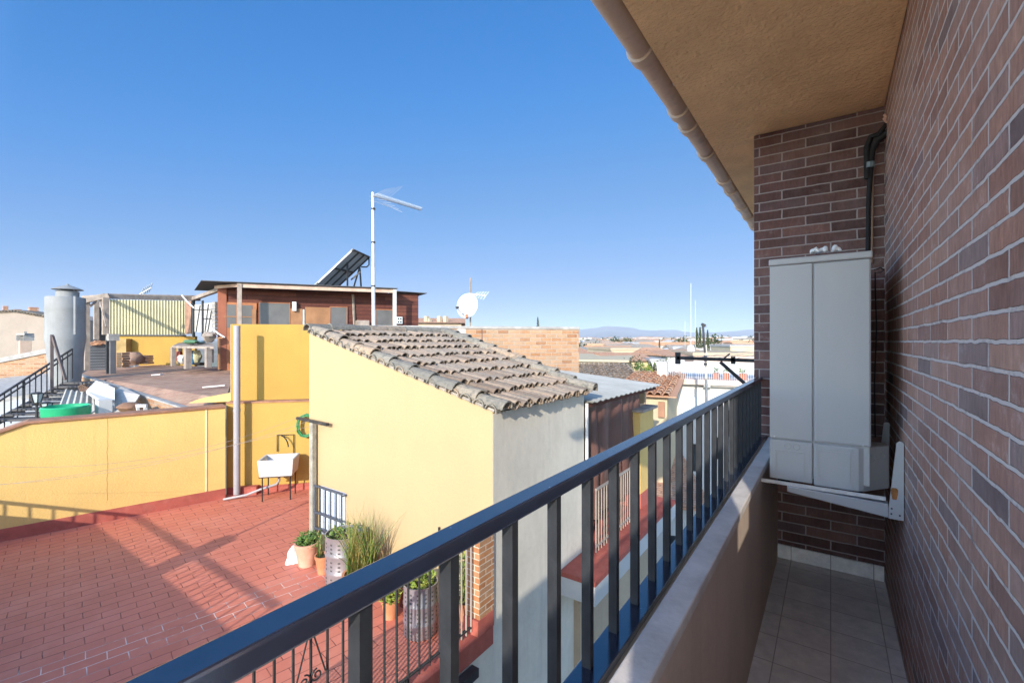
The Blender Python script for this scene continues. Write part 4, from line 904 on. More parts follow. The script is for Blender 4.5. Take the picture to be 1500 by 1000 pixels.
# white boards with dark bars
wb = thing('white_board', P(297, 480, 16.3), 'white boards with dark slanting bars leaning between screen and shed', 'board')
wf0, wf1 = P(281, 500, 16.9), P(312, 500, 16.4); WFr = Frame((wf0.x, wf0.y), (wf1.x-wf0.x, wf1.y-wf0.y))
for u0, u1, v0, v1 in ((283.5, 295, 446, 486), (296.5, 310, 444, 486)):
    mb = MB(); WFr.rect(mb, u0, u1, v0, v1, -.03, 0); mb.build('panel', white_wall, wb)
mb = MB(); WFr.rect(mb, 281, 283, 440, 494, -.02, .05); WFr.rect(mb, 295.2, 296.6, 440, 492, .0, .05); WFr.rect(mb, 283, 310, 453, 454, .01, .03); WFr.rect(mb, 296.5, 310, 466, 467.2, .01, .03)
for u0, v0, u1, v1 in ((293, 447, 287, 486), (305, 445, 300, 486), (309.5, 455, 304, 486)): mb.bar(WFr.hit(u0, v0, .03), WFr.hit(u1, v1, .03), .025, .02)
mb.build('dark_bar', dark_iron, wb)
mb = MB(); WFr.rect(mb, 271, 280, 441, 489, -.1, -.05); tag(mb.build('plank_strip', mat('rusty brown strip', (.30, .17, .11), var=.4, vs=5)), 'rusty brown upright board right of the corrugated screen', 'board')
mb = MB(); random.seed(4)
for k in range(9): v = 442+k*5.5; WFr.rect(mb, 310.5+random.uniform(-.5, .5), 315, v, v+4.8, -.25, .02)
tag(mb.build('block_stack', concrete), 'stack of rough grey blocks at the left corner of the plank shed', 'stack')
for (u0, v0, u1, v1, d, lab) in ((266, 432, 284, 451, 15.2, 'pale rope running from pergola beam down to white boards'), (311, 481, 329, 494, 14.0, 'pale rope running from block stack to the tall yellow wall')):
    mb = MB(); mb.tube([P(u0, v0, d), P((u0+u1)/2, (v0+v1)/2+1, d), P(u1, v1, d)], .022, 5); tag(mb.build('rope', white_plastic), lab, 'rope')
mb = MB(); mb.bar(P(321, 541, 14.2), P(321, 494, 14.2), .05); mb.bar(P(318, 495, 14.2), P(327, 494.5, 14.2), .05); tag(mb.build('timber_stand', wood_orange), 'small T-shaped timber stand left of the tall yellow wall end', 'stand')
# aerial far behind the pergola
mb = MB(); a0_, a1_ = P(204, 431, 30), P(222, 421, 30)
mb.bar(a0_, a1_, .04)
for k in range(5): c = a0_.lerp(a1_, .2+.18*k); mb.bar(c+Vector((-.3, 0, -.25)), c+Vector((.3, 0, .3)), .04)
mb.bar(a0_.lerp(a1_, .3), a0_.lerp(a1_, .3)-Vector((0, 0, 2.5)), .05)
tag(mb.build('roof_aerial', galv), 'small grey aerial poking up above the pergola beam', 'antenna')

# work table
tb_ = thing('work_table', P(283, 537, 14.6), 'rough wooden work table with clutter on the upper terrace', 'table')
T0, T1, T2, T3 = P(252, 506.5, 14.4), P(313, 507.5, 13.6), P(311, 502.5, 15.0), P(262, 502, 15.6)
mb = MB(); mb.prism([T0, T1, T2, T3], (0, 0, -.07)); mb.build('table_top', wood_grey, tb_)
for u, v1, d, w in ((254, 536, 14.4, .12), (275, 540, 14.2, .16), (305, 538, 13.7, .14), (310, 531, 15, .1), (264, 533, 15.4, .1)):
    mb = MB(); t = P(u, 508.5, d); mb.bar(P(u, v1, d), t, w, w); mb.build('leg', wood_grey, tb_)
def lump(name, c, s, m, label, cat, group=None, seed=1):
    random.seed(seed); mb = MB(); n = 12; vs = []
    for j in range(6):
        for k in range(n):
            t = 2*math.pi*k/n; rr = math.sin(math.pi*(.12+.8*j/6))*(1+random.uniform(-.22, .22)); vs.append(Vector(c)+Vector((s[0]*rr*math.cos(t), s[1]*rr*math.sin(t), s[2]*j/5)))
    mb.add(vs, [(j*n+k, j*n+(k+1) % n, (j+1)*n+(k+1) % n, (j+1)*n+k) for j in range(5) for k in range(n)]+[[5*n+k for k in range(n)], [k for k in range(n)][::-1]])
    return tag(mb.build(name, m, smooth=True), label, cat, group)
lump('green_bag', P(279, 504, 14.4), (.28, .2, .14), mat('faded green bag', (.10, .22, .12)), 'faded green bag lying on the work table', 'bag', seed=4)
lump('blue_bag', P(293, 503.5, 14.6), (.2, .15, .1), mat('blue grey bag', (.14, .22, .24)), 'blue grey bag lying at the right of the work table', 'bag', seed=9)
lump('sack', P(306, 501.5, 15.0), (.25, .2, .35), wood_grey, 'grey beige sack standing at the back of the work table', 'sack', seed=12)
mb = MB(); mb.lathe([(.10, 0), (.10, .36), (.06, .42), (.06, .46)], P(279.5, 534, 14.8), 12); tag(mb.build('water_can', mat('blue can', (.10, .25, .42), rough=.4), smooth=True), 'small blue can standing under the work table', 'can')
for u, v, s, m_, lab, k in ((268, 533, (.18, .15, .3), white_wall, 'whitish bundle on the floor under work table left side', 3), (288, 533, (.14, .14, .45), cream_sheet, 'cream jug shape under the middle of work table', 5), (293, 535, (.32, .22, .1), dark_iron, 'dark flat bundle under the right of work table', 6), (262, 530, (.1, .1, .35), mat('red tin', (.35, .08, .05)), 'reddish tin under the left edge of work table', 7)):
    lump('bundle', P(u, v, 14.9), s, m_, lab, 'bundle', seed=k)
random.seed(8)
for (u0, u1, v0, v1, d, lab) in ((175, 185, 516, 538, 15.2, 'tall stack of pale bricks beside the concrete block post'), (204, 220, 520, 533, 16.8, 'low stack of red tiles by the yellow back wall')):
    mb = MB(); nL = max(3, int((v1-v0)/3.2))
    for k in range(nL):
        va, vb = v1-(v1-v0)*k/nL, v1-(v1-v0)*(k+1)/nL; j = random.uniform(-1, 1)
        p0, p1 = P(u0+j, va, d), P(u1+j, va, d); hgt = (va-vb)/FPX*d
        mb.bar((p0)+Vector((0, 0, hgt*.45)), p1+Vector((0, 0, hgt*.45)), .3, hgt*.85)
    tag(mb.build('brick_stack', orange_brick if u0 < 200 else far_roof), lab, 'stack')
lump('rubble_sack', P(195, 536, 16.4), (.35, .3, .5), mat('brown sack', (.30, .2, .15)), 'brown rubble sack between the two brick stacks', 'sack', seed=15)
mb = MB(); mb.bar(P(184, 538, 15.6), P(203, 535, 15.8), .12, .05); tag(mb.build('loose_board', white_wall), 'whitish board lying on the terrace in front of the rubble sack', 'board')
mb = MB(); mb.bar(P(297, 567, 10.8), P(330, 564, 10.9), .05, .03); mb.bar(P(224, 549, 13), P(237, 548, 13), .12, .03); tag(mb.build('floor_scraps', white_wall), 'whitish wood scraps lying on the brown terrace tiles', 'scraps')

# cylindrical tank
tk = thing('cylinder_tank', P(96, 560, 12.6), 'tall grey cylindrical fibre cement tank with narrow neck and conical cap', 'tank')
dT = 12.6; c = P(96, 500, dT); k_ = dT/FPX
def zz(v): return (500-v)*k_
mb = MB(); rT = 22.0*k_
mb.lathe([(rT*.70, zz(580)), (rT*.78, zz(555)), (rT*.96, zz(505)), (rT, zz(500)), (rT*1.015, zz(498)), (rT*1.015, zz(490)), (rT, zz(488)), (rT, zz(456)), (rT*1.012, zz(455)), (rT*1.012, zz(449)), (rT, zz(448)), (rT, zz(437)), (rT*.97, zz(435.5))], (c.x, c.y, 0), 36); mb.build('drum', tank_mat, tk, smooth=True)
cn = P(99, 500, dT)
mb = MB(); mb.lathe([(12.8*k_, zz(436)), (12.8*k_, zz(428)), (13.4*k_, zz(427.5)), (12*k_, zz(426.5))], (cn.x, cn.y, 0), 28); mb.build('neck', tank_mat, tk, smooth=True)
mb = MB(); mb.lathe([(17.5*k_, zz(424.6)), (17.8*k_, zz(424)), (7.4*k_, zz(419.5)), (2*k_, zz(417.5)), (1.5*k_, zz(416)), (0, zz(416))], (cn.x, cn.y, 0), 28)
for a in range(4): t = a*math.pi/2+.5; mb.bar((cn.x+10.5*k_*math.cos(t), cn.y+10.5*k_*math.sin(t), zz(427)), (cn.x+10.5*k_*math.cos(t), cn.y+10.5*k_*math.sin(t), zz(423.3)), .04)
mb.build('cap', tank_mat, tk, smooth=True)
mb = MB(); pp_ = c-Vector((-SA, CA, 0))*rT*1.03; rt = Vector((CA, SA, 0)); p0 = P(110, 435, 12.2); mb.tube([Vector((p0.x, p0.y, zz(436))), Vector((p0.x, p0.y, zz(490)))], .03, 6); mb.build('seam_pipe', tank_mat, tk)
mb = MB(); mb.bar(P(76, 570, 11.4), P(76, 490, 11.4), .06, .06); mb.bar(P(77, 492, 11.4), P(96, 556, 11.3), .05, .05); tag(mb.build('steel_prop', mat('rusty dark prop', (.13, .1, .09))), 'dark steel post with slanting brace standing before the cylindrical tank', 'post')

# stair with railing
stt = thing('outdoor_stair', P(70, 590, 11), 'narrow dark outdoor stair with black iron railing climbing past the tank', 'stairs')
n = 9; mb = MB(); sA_, sB_ = P(22, 616, 10.3), P(128, 556, 12.6)

for k in range(n):
    c = sA_.lerp(sB_, (k+.5)/n); e_ = (sB_-sA_); e_.z = 0; e_.normalize(); w_ = Vector((e_.y, -e_.x, 0))*.42; l_ = e_*.17
    p = [c-w_-l_, c+w_-l_, c+w_+l_, c-w_+l_]; mb.hexa([x-up_*.05 for x in p]+p)
mb.build('tread', mat('dark steel tread', (.09, .085, .085)), stt)
mb = MB(); e_ = (sB_-sA_); e2 = Vector((e_.x, e_.y, 0)).normalized(); w_ = Vector((e2.y, -e2.x, 0))
for s_ in (-.44, .44): mb.bar(sA_+w_*s_-up_*.08, sB_+w_*s_-up_*.08, .04, .16)
mb.build('stringer', dark_iron, stt)
mb = MB(); ra, rb = P(-14, 588, 10.0), P(106, 511, 12.3); mb.bar(ra, rb, .04, .035); mb.bar(ra-up_*.12, rb-up_*.12, .03, .025); mb.build('handrail', dark_iron, stt)
for k in range(15):
    f = k/14; t = ra.lerp(rb, f); mb = MB(); hh_ = .8; mb.bar(t-up_*hh_, t-up_*.02, .022 if k % 5 else .05); mb.build('baluster', dark_iron, stt)
# lamps
def lantern(u, v0, v1, d, label, tilt=0):
    t = thing('street_lantern', P(u, v1, d), label, 'lantern', 'lanterns behind the low yellow wall')
    s_ = d/FPX; c = P(u, 500, d); z = lambda v: (500-v)*s_
    h_ = v1-v0; w = 8*s_
    mb = MB(); mb.lathe([(w*.55, z(v0+h_*.58)), (w*.9, z(v0+h_*.1))], (c.x, c.y, 0), 6); mb.build('glass', mat('milky lamp glass', (.50, .55, .53), rough=.2), t)
    mb = MB(); mb.lathe([(w*1.0, z(v0+h_*.1)), (w*1.02, z(v0+h_*.07)), (w*.4, z(v0)), (0, z(v0))], (c.x, c.y, 0), 6)
    for k in range(6): a = k*math.pi/3; mb.bar((c.x+w*.58*math.cos(a), c.y+w*.58*math.sin(a), z(v0+h_*.58)), (c.x+w*.93*math.cos(a), c.y+w*.93*math.sin(a), z(v0+h_*.1)), .018)
    mb.build('frame', dark_iron, t)
    mb = MB(); mb.lathe([(w*.25, z(v1+14)), (w*.2, z(v0+h_*.8)), (w*.5, z(v0+h_*.62)), (w*.57, z(v0+h_*.58))], (c.x, c.y, 0), 8); mb.build('stem', dark_iron, t)
lantern(54, 574, 600, 9.6, 'upper lantern with greenish glass at the stair railing')
lantern(67.5, 588, 612, 9.3, 'lower lantern with milky glass just above the coping')
# green pool rim
mb = MB(); c = P(97, 622, 9.15); rr = .36; pts = [c+Vector((rr*math.cos(t), rr*math.sin(t), 0)) for t in [i*math.pi/16 for i in range(33)]]
gp = thing('green_tub', c, 'round bright green plastic tub peeking over the terracotta coping', 'tub')
mb.lathe([(rr*.9, -.3), (rr, .18), (rr*1.06, .36), (rr*1.0, .385), (rr*.95, .36), (rr*.8, .2)], c, 30, False); mb.build('shell', mat('green plastic', (.02, .33, .14), rough=.35, var=.08), gp, smooth=True)
mb = MB(); mb.lathe([(rr*.86, .255), (.001, .26)], c, 20, False); mb.build('water', mat('pale tub water', (.45, .56, .52), rough=.2), gp)
# courtyard bits behind the low wall
wp = thing('white_post', P(152, 600, 9.6), 'white square masonry post behind the low yellow wall', 'post')
mb = MB(); mb.bar(P(152, 640, 9.6), P(152, 585, 9.6), .24, .22); mb.build('shaft', white_wall, wp)
mb = MB(); q_ = [P(126, 572, 10.8), P(146, 585, 9.7), P(168, 585, 9.7), P(168, 568, 10.4), P(141, 557, 11.6)]; mb.prism(q_, (0, 0, -.06)); tag(mb.build('canopy_slab', white_wall), 'white sloping canopy slab on the white masonry post', 'canopy')
mb = MB(); vs = []; n = 48; c00, c10, c01, c11 = P(82, 606, 9.6), P(150, 603, 9.9), P(96, 570, 11.4), P(146, 578, 11.4)
for i in range(n+1):
    f = i/n; dz = .02*math.sin(f*40)
    for a, bb in ((c00, c10), (c01, c11)): q = a.lerp(bb, f); vs.append(q+up_*dz)
mb.v = vs; mb.f = [[2*i, 2*i+2, 2*i+3, 2*i+1] for i in range(n)]; mb.v += [v-up_*.02 for v in vs]; mb.f += [[2*n+2+2*i, 2*n+3+2*i, 2*n+5+2*i, 2*n+4+2*i] for i in range(n)]
tag(mb.build('corrugated_cover', mat('beige corrugated sheet', (.46, .43, .36), var=.1)), 'beige corrugated sheet roof crossed by stair shadows behind the low wall', 'roof sheet')
mb = MB(); mb.prism([P(168, 605, 9.6), P(168, 571, 10.6), P(178, 566, 11), P(205, 578, 10.2), P(190, 600, 9.4)], (0, 0, -.05)); tag(mb.build('grey_sheet', mat('grey beige sheet', (.46, .42, .36), var=.15)), 'grey beige sheet lying on the lower roof beside white post', 'roof sheet')
lump('clay_heap', P(190, 604, 9.4), (.28, .2, .2), mat('brown clay', (.26, .14, .08), bump=.8), 'small brown heap just above coping left of little white frame', 'heap', seed=21)
mb = MB(); mb.bar(P(202, 606, 9.3), P(202, 594, 9.3), .05); mb.bar(P(213, 606, 9.3), P(213, 594, 9.3), .05); mb.bar(P(200, 594, 9.3), P(215, 594, 9.3), .05, .06); tag(mb.build('small_stand', white_wall), 'little white frame standing above the coping beside brown heap', 'frame')
mb = MB(); cx = P(110, 640, 10.5); mb.prism([P(20, 632, 10.2), P(300, 612, 9.4), P(290, 575, 16), P(-60, 575, 16)], (0, 0, -.2)); tag(mb.build('courtyard_roof', white_wall), 'whitewashed lower roof behind the low yellow wall', 'roof')
mb = MB()
for k in range(5): mb.tube([P(118+3*k, 573, 11.2), P(116+3*k, 566, 11.2), P(121+2*k, 563+k, 11.2)], .025, 5)
tag(mb.build('scrap_metal', mat('rusty scrap', (.15, .09, .06))), 'tangle of rusty scrap at the top of the dark stair', 'scrap')

# houses at the far left
bh = thing('beige_house', P(30, 540, 24), 'beige rendered house with clay tile edge behind the stair at the far left', 'house')
hp = [P(-70, 600, 24), P(72, 600, 24), P(72, 466, 24), P(20, 456.5, 24), P(-70, 462, 24)]
mb = MB(); mb.prism(hp, tuple(Vector((-SA, CA, 0))*6)); mb.build('wall', mat('pinkish beige render', (.31, .255, .205), var=.12, vs=.6, bump=.6, bs=6, stain=(.24, .2, .165), sa=.5, sscale=(.7, .7, .4)), bh)
mb = MB(); random.seed(6)
f_ = Vector((-SA, CA, 0))
for k in range(30):
    u = -60+k*4.6; v = 456.5+(u-20)*(.18 if u > 20 else -.06); roof_cover(mb, P(u, v, 23.85)+up_*(.0), f_, Vector((CA, SA, 0)), up_, 1.2, .13, .13, .02)
mb.build('roof_edge', ridge_tile, bh)
for u, v0, v1, d_, w_ in ((49, 466, 450, 24.8, .35), (26, 460, 453, 26, .28), (8, 458, 448, 26, .2)): mb = MB(); mb.bar(P(u, v0, d_), P(u, v1, d_), w_, w_); mb.build('chimney', far_roof, bh)
ch = thing('lantern_chimney', P(37, 520, 21), 'small beige chimney with arched lantern top before the beige house', 'chimney')
mb = MB(); mb.bar(P(37, 530, 21), P(37, 499, 21), .38, .38); mb.build('shaft', mat('peach render', (.62, .44, .32), var=.1), ch)
mb = MB()
for du in (-5, 5): mb.bar(P(37+du, 499, 21), P(37+du, 490, 21), .08, .36)
mb.bar(P(31, 489.5, 21), P(43, 489.5, 21), .42, .08); mb.bar(P(37, 489, 21), P(37, 485.5, 21), .1, .1); mb.build('lantern_top', concrete, ch)
pw = thing('parapet_wall', P(30, 550, 18), 'old brick parapet wall with sloping mortar top behind the stair', 'wall')
mb = MB(); mb.prism([P(-60, 570, 17.6), P(74, 560, 18.2), P(74, 512, 18.2), P(-60, 541, 17.6)], tuple(f_*.4)); mb.build('wall', orange_brick, pw)
mb = MB(); mb.prism([P(-60, 543, 17.55), P(74, 516, 18.15), P(74, 509, 18.15), P(-60, 536, 17.55)], tuple(f_*.45)); mb.build('mortar_cap', concrete, pw)
mb = MB(); mb.prism([P(-60, 592, 13), P(80, 572, 14), P(80, 545, 18), P(-60, 560, 17.5)], (0, 0, -.3)); tag(mb.build('cement_roof', concrete), 'grey cement roof below the old brick parapet', 'roof')
# ---------------------------------------------------------------- ground, town, hills
GZ = -7.0
gm = mat('dry plain ground', (.34, .28, .20), var=.3, vs=.01, bump=0, stain=(.16, .18, .10), sa=.7, sscale=(.006, .006, .006), thr=(.45, .6))
def gz(y_): return GZ-.05+max(0, min(y_, 1700)-160)*.0095
ys_ = [-380, 100, 160, 300, 600, 1000, 1400, 1700, 3000, 6000, 13000]
mb = MB(); mb.v = [Vector((x, y_, gz(y_))) for y_ in ys_ for x in (-13400, 13400)]; mb.f = [[2*i, 2*i+1, 2*i+3, 2*i+2] for i in range(len(ys_)-1)]; tag(mb.build('ground', gm), kind='structure')
asph = mat('street asphalt', (.10, .10, .105), var=.2, vs=2, bump=.5)
mb = MB(); mb.box((-4.2, -6, GZ-.045), (6, 60, GZ)); tag(mb.build('street', asph), kind='structure')
# mountains
random.seed(12)
prof = [(-1500, 492), (-900, 480), (-300, 486), (0, 482), (300, 488), (560, 490), (700, 490), (800, 487), (848, 484.5), (872, 483), (878, 480.5), (905, 480), (920, 481), (940, 485.5), (960, 486), (985, 485), (1005, 488.5), (1030, 489.5), (1060, 488), (1080, 486.5), (1106, 484), (1180, 480), (1300, 484), (1500, 478), (2200, 486)]
def skyline(u):
    for (a, va), (bb, vb) in zip(prof, prof[1:]):
        if a <= u <= bb: return va+(vb-va)*(u-a)/(bb-a)
    return 490
mb = MB(); n = 420; m_ = 14; DM = 8500
from mathutils import noise as mn
for i in range(n+1):
    u = -1200+3300*i/n
    for j in range(m_+1):
        f = j/m_; d_ = DM*(1-.32*(1-f)); pt = ray(u, 500)*d_
        top = (500-skyline(u))/FPX*DM+mn.noise(Vector((u*.05, 3, 0)))*10+mn.noise(Vector((u*.17, 5, 0)))*9+28
        z = GZ+(top-GZ)*(f**1.35)*(1+.28*(1-f)*mn.noise(Vector((u*.03, f*4, 1)))*3*f)
        mb.v.append(Vector((pt.x, pt.y, z-(2 if j == 0 else 0))))
mb.f = [[i*(m_+1)+j, (i+1)*(m_+1)+j, (i+1)*(m_+1)+j+1, i*(m_+1)+j+1] for i in range(n) for j in range(m_)]
mtn = mat('dry mountain slope', (.11, .10, .09), var=.4, vs=.0016, bump=0, stain=(.10, .11, .07), sa=.6, sscale=(.003, .003, .003), rough=1)
tag(mb.build('mountains', mtn, smooth=False), kind='structure')

# ---- houses
def house(name, u, d, w, dep, z_e, rise, yaw, wm, rm, label, kind='gable', wins=3, group=None, cat='house', vbase=None):
    c = P(u, 500, d); yaw = yaw+YAW; e = Vector((math.cos(yaw), math.sin(yaw), 0)); n_ = Vector((e.y, -e.x, 0))   # n_ faces the viewer
    t = thing(name, (c.x, c.y, GZ), label, cat, group)
    def q(a, b_, z): return Vector((c.x, c.y, 0))+e*a-n_*b_+Vector((0, 0, z))
    mb = MB(); mb.hexa([q(-w/2, 0, GZ-.04), q(w/2, 0, GZ-.04), q(w/2, dep, GZ-.04), q(-w/2, dep, GZ-.04), q(-w/2, 0, z_e), q(w/2, 0, z_e), q(w/2, dep, z_e), q(-w/2, dep, z_e)])
    if kind == 'gable_end':
        mb.prism([q(-w/2, .001, z_e), q(w/2, .001, z_e), q(0, .001, z_e+rise)], tuple(-n_*(dep-.002)))
    mb.build('wall', wm, t)
    o_ = .25; mb = MB()
    if kind == 'gable':
        a, b_, cc, dd, r0_, r1_ = q(-w/2-o_, -o_, z_e+.02), q(w/2+o_, -o_, z_e+.02), q(w/2+o_, dep+o_, z_e+.02), q(-w/2-o_, dep+o_, z_e+.02), q(-w/2-o_, dep/2, z_e+rise), q(w/2+o_, dep/2, z_e+rise)
        mb.add([a, b_, cc, dd, r0_, r1_], [(0, 1, 5, 4), (2, 3, 4, 5), (0, 4, 3), (1, 2, 5), (0, 3, 2, 1)])
    elif kind == 'hip':
        a, b_, cc, dd, r0_, r1_ = q(-w/2-o_, -o_, z_e+.02), q(w/2+o_, -o_, z_e+.02), q(w/2+o_, dep+o_, z_e+.02), q(-w/2-o_, dep+o_, z_e+.02), q(-w/5, dep/2, z_e+rise), q(w/5, dep/2, z_e+rise)
        mb.add([a, b_, cc, dd, r0_, r1_], [(0, 1, 5, 4), (2, 3, 4, 5), (0, 4, 3), (1, 2, 5), (0, 3, 2, 1)])
    elif kind == 'gable_end':
        a, b_, cc = q(-w/2-o_, -o_, z_e-.1), q(0, -o_, z_e+rise+.05), q(w/2+o_, -o_, z_e-.1)
        for s0_, s1_ in ((a, b_), (b_, cc)): mb.hexa([s0_, s1_, s1_-n_*(dep+2*o_), s0_-n_*(dep+2*o_)]+[x+Vector((0, 0, .12)) for x in (s0_, s1_, s1_-n_*(dep+2*o_), s0_-n_*(dep+2*o_))])
    elif kind == 'tiled':
        sd = Vector((0, 0, -rise))+n_*(dep+o_); Lr = sd.length; sd.normalize(); up2 = e.cross(sd); up2 = up2 if up2.z > 0 else -up2
        top0 = q(-w/2-o_, dep, z_e+rise+.02); nc = int((w+2*o_)/.2); nr = max(2, int(Lr/.42))
        mb.hexa([q(-w/2-o_, -o_, z_e+.02), q(w/2+o_, -o_, z_e+.02), q(w/2+o_, dep, z_e+rise+.02), q(-w/2-o_, dep, z_e+rise+.02)]+[q(-w/2-o_, -o_, z_e+.05), q(w/2+o_, -o_, z_e+.05), q(w/2+o_, dep, z_e+rise+.05), q(-w/2-o_, dep, z_e+rise+.05)])
        for i_ in range(nc):
            for j_ in range(nr):
                roof_cover(mb, top0+e*(.1+i_*.2+random.uniform(-.012, .012))+sd*(Lr*j_/nr)+up2*.035, (sd+up2*.06).normalized(), e, up2, Lr/nr+.05, .075, .092, .014, 5)
    elif kind == 'shed':
        a, b_, cc, dd = q(-w/2-o_, -o_, z_e+.02), q(w/2+o_, -o_, z_e+.02), q(w/2+o_, dep+o_, z_e+rise), q(-w/2-o_, dep+o_, z_e+rise)
        mb.hexa([a, b_, cc, dd]+[x+Vector((0, 0, .12)) for x in (a, b_, cc, dd)])
    elif kind == 'flat':
        mb.hexa([q(-w/2-.1, -.1, z_e+.01), q(w/2+.1, -.1, z_e+.01), q(w/2+.1, dep+.1, z_e+.01), q(-w/2-.1, dep+.1, z_e+.01)]+[q(-w/2-.1, -.1, z_e+rise), q(w/2+.1, -.1, z_e+rise), q(w/2+.1, dep+.1, z_e+rise), q(-w/2-.1, dep+.1, z_e+rise)])
    mb.build('roof', rm, t)
    for k in range(wins):
        a = -w/2+w*(k+.5)/wins; ww = min(.55, w/wins*.3); 
        for zl in (z_e-1.9, z_e-4.7):
            if zl < GZ+.6: continue
            mb = MB(); mb.hexa([q(a-ww, -.02, zl), q(a+ww, -.02, zl), q(a+ww, .05, zl), q(a-ww, .05, zl), q(a-ww, -.02, zl+1.2), q(a+ww, -.02, zl+1.2), q(a+ww, .05, zl+1.2), q(a-ww, .05, zl+1.2)]); mb.build('window', win_dark, t)
    return t
def zat(v, d): return (500-v)/FPX*d
orange_tile = island('orange clay tile', [(0, (.42, .20, .11)), (.4, (.56, .29, .17)), (.8, (.62, .36, .22)), (1, (.50, .34, .24))], lichen=(.34, .24, .17), la=.4)
tin = mat('grey tin roof', (.40, .39, .36), var=.15, spec=.08)
house('long_house', 874, 28, 3.4, 6, zat(530, 28), .22, -.3, cream_wall, cream_wall, 'low sunlit cream house with sloped roof just right of the brick wall end', 'shed', 2)
house('brown_roof_house', 880, 37, 4.2, 8, zat(526, 37), .5, .1, beige_wall, far_roof, 'beige house with a low brown clay roof behind the cream house', 'gable', 3)
house('flat_roof_building', 893, 60, 5.0, 10, zat(513, 60), .3, 0, grey_render, tin, 'grey flat roofed building with a row of dark openings', 'flat', 6, cat='building')
house('red_roof_house', 851, 55, 3.2, 8, zat(517, 55), .9, .5, cream_wall, far_roof, 'small house with reddish roof peeping out beside the brick wall end', 'gable', 2)
house('hip_roof_house', 962, 40, 3.6, 7, zat(526, 40), 1.0, -.15, white_wall, far_roof, 'white house with bright orange hipped roof in the middle of the village', 'hip', 3)
house('terrace_building', 932, 46, 5.2, 9, zat(513, 46), .25, .1, cream_wall, beige_wall, 'pale cream flat topped building behind the low brown roofed house', 'flat', 0, cat='building')
house('cream_house', 929, 30, 2.7, 6, zat(529, 30), .5, .12, mat('warm cream wall', (.52, .43, .25), var=.05), far_roof, 'cream yellow walled house with low brown roof by the garden plants', 'gable', 3)
house('white_cottage', 963, 29, .8, 4, zat(529, 29), .15, -.1, white_wall, tin, 'narrow white cottage with flat roof beside the cream yellow house', 'flat', 1)
house('grey_tile_house', 874, 15.5, 2.6, 3.4, zat(560, 15.5), .42, -.1, beige_wall, roof_tile, 'low house with mossy grey tile roof directly behind the grey sheet roof', 'tiled', 0)
house('orange_tile_house', 942, 12.4, 1.25, 4.5, zat(580, 12.4), .30, -.42, cream_wall, orange_tile, 'cream house with orange clay roof and brown shutter beyond the curtain', 'tiled', 0)
OF = P(968.5, 599, 12.1); sfr = Frame((OF.x, OF.y), (math.cos(YAW-.42), math.sin(YAW-.42)))
mb = MB(); sfr.rect(mb, 964, 973.5, 589, 611, -.2, .0); o = mb.build('shutter', mat('brown roller shutter', (.33, .17, .10)), bpy.data.objects['orange_tile_house'])
# white house beyond the lean-to
wz = zat(560, 15.5)
wh = thing('white_house', P(1040, 600, 15.5), 'large white house with roof terrace and thin railing behind the balcony rail', 'house')
HF0, HF1 = P(962, 500, 15.5), P(1180, 500, 13.6); HF = Frame((HF0.x, HF0.y), (HF1.x-HF0.x, HF1.y-HF0.y)); aw = HF.su(1180)
mb = MB(); HF.box(mb, 0, aw, -8, 0, GZ-.04, wz); mb.build('wall', white_wall, wh)
mb = MB(); HF.box(mb, -.1, aw, -.6, .28, wz+.003, wz+.17); mb.build('terrace_edge', mat('pinkish stone edge', (.60, .46, .38), var=.15), wh)
mb = MB(); HF.box(mb, .0, aw, -3.3, -3.05, wz+.175, HF.zv(1040, 531, -3.05)); mb.build('parapet', white_wall, wh)
mb = MB(); HF.box(mb, .02, .35, -.3, .05, wz+.174, HF.zv(985, 530, .05)); mb.build('corner_pier', white_wall, wh)
mb = MB(); zr2 = wz+.17+.55
for k in range(60): a = .4+(aw-.4)*k/59; mb.bar(HF.p(a, .1, wz+.17), HF.p(a, .1, zr2), .012)
mb.bar(HF.p(.3, .1, zr2), HF.p(aw, .1, zr2), .03, .025); mb.build('terrace_railing', mat('pale grey rail', (.5, .5, .5)), wh)
wq = MB(); HF.rect(wq, 1000, 1022, 581, 606, -.1, .01); wq = wq.build('window', mat('pale blind', (.5, .58, .62), rough=.3), wh)
mb = MB(); HF.rect(mb, 998.6, 1000, 580, 607, -.1, .04); HF.rect(mb, 1022, 1023.4, 580, 607, -.1, .04); HF.rect(mb, 1010.4, 1011.4, 581, 606, .011, .03); mb.build('frame', white_plastic, wq)
mb = MB(); HF.rect(mb, 1062, 1080, 601, 640, -.1, .01); HF.rect(mb, 1012, 1024, 650, 690, -.1, .01); HF.rect(mb, 1045, 1054, 640, 672, -.1, .01); mb.build('window', win_dark, wh)
mb = MB(); a = HF.su(1034); c = HF.p(a, .3, HF.zv(1034, 565, .3)); HF.box(mb, HF.su(1031, .28), HF.su(1041, .28), .01, .3, HF.zv(1034, 567, .3), HF.zv(1034, 562, .3)); HF.box(mb, HF.su(1042, .2), aw, .01, .2, HF.zv(1060, 567, .2), HF.zv(1060, 563.5, .2)); mb.build('awning', tin, wh)
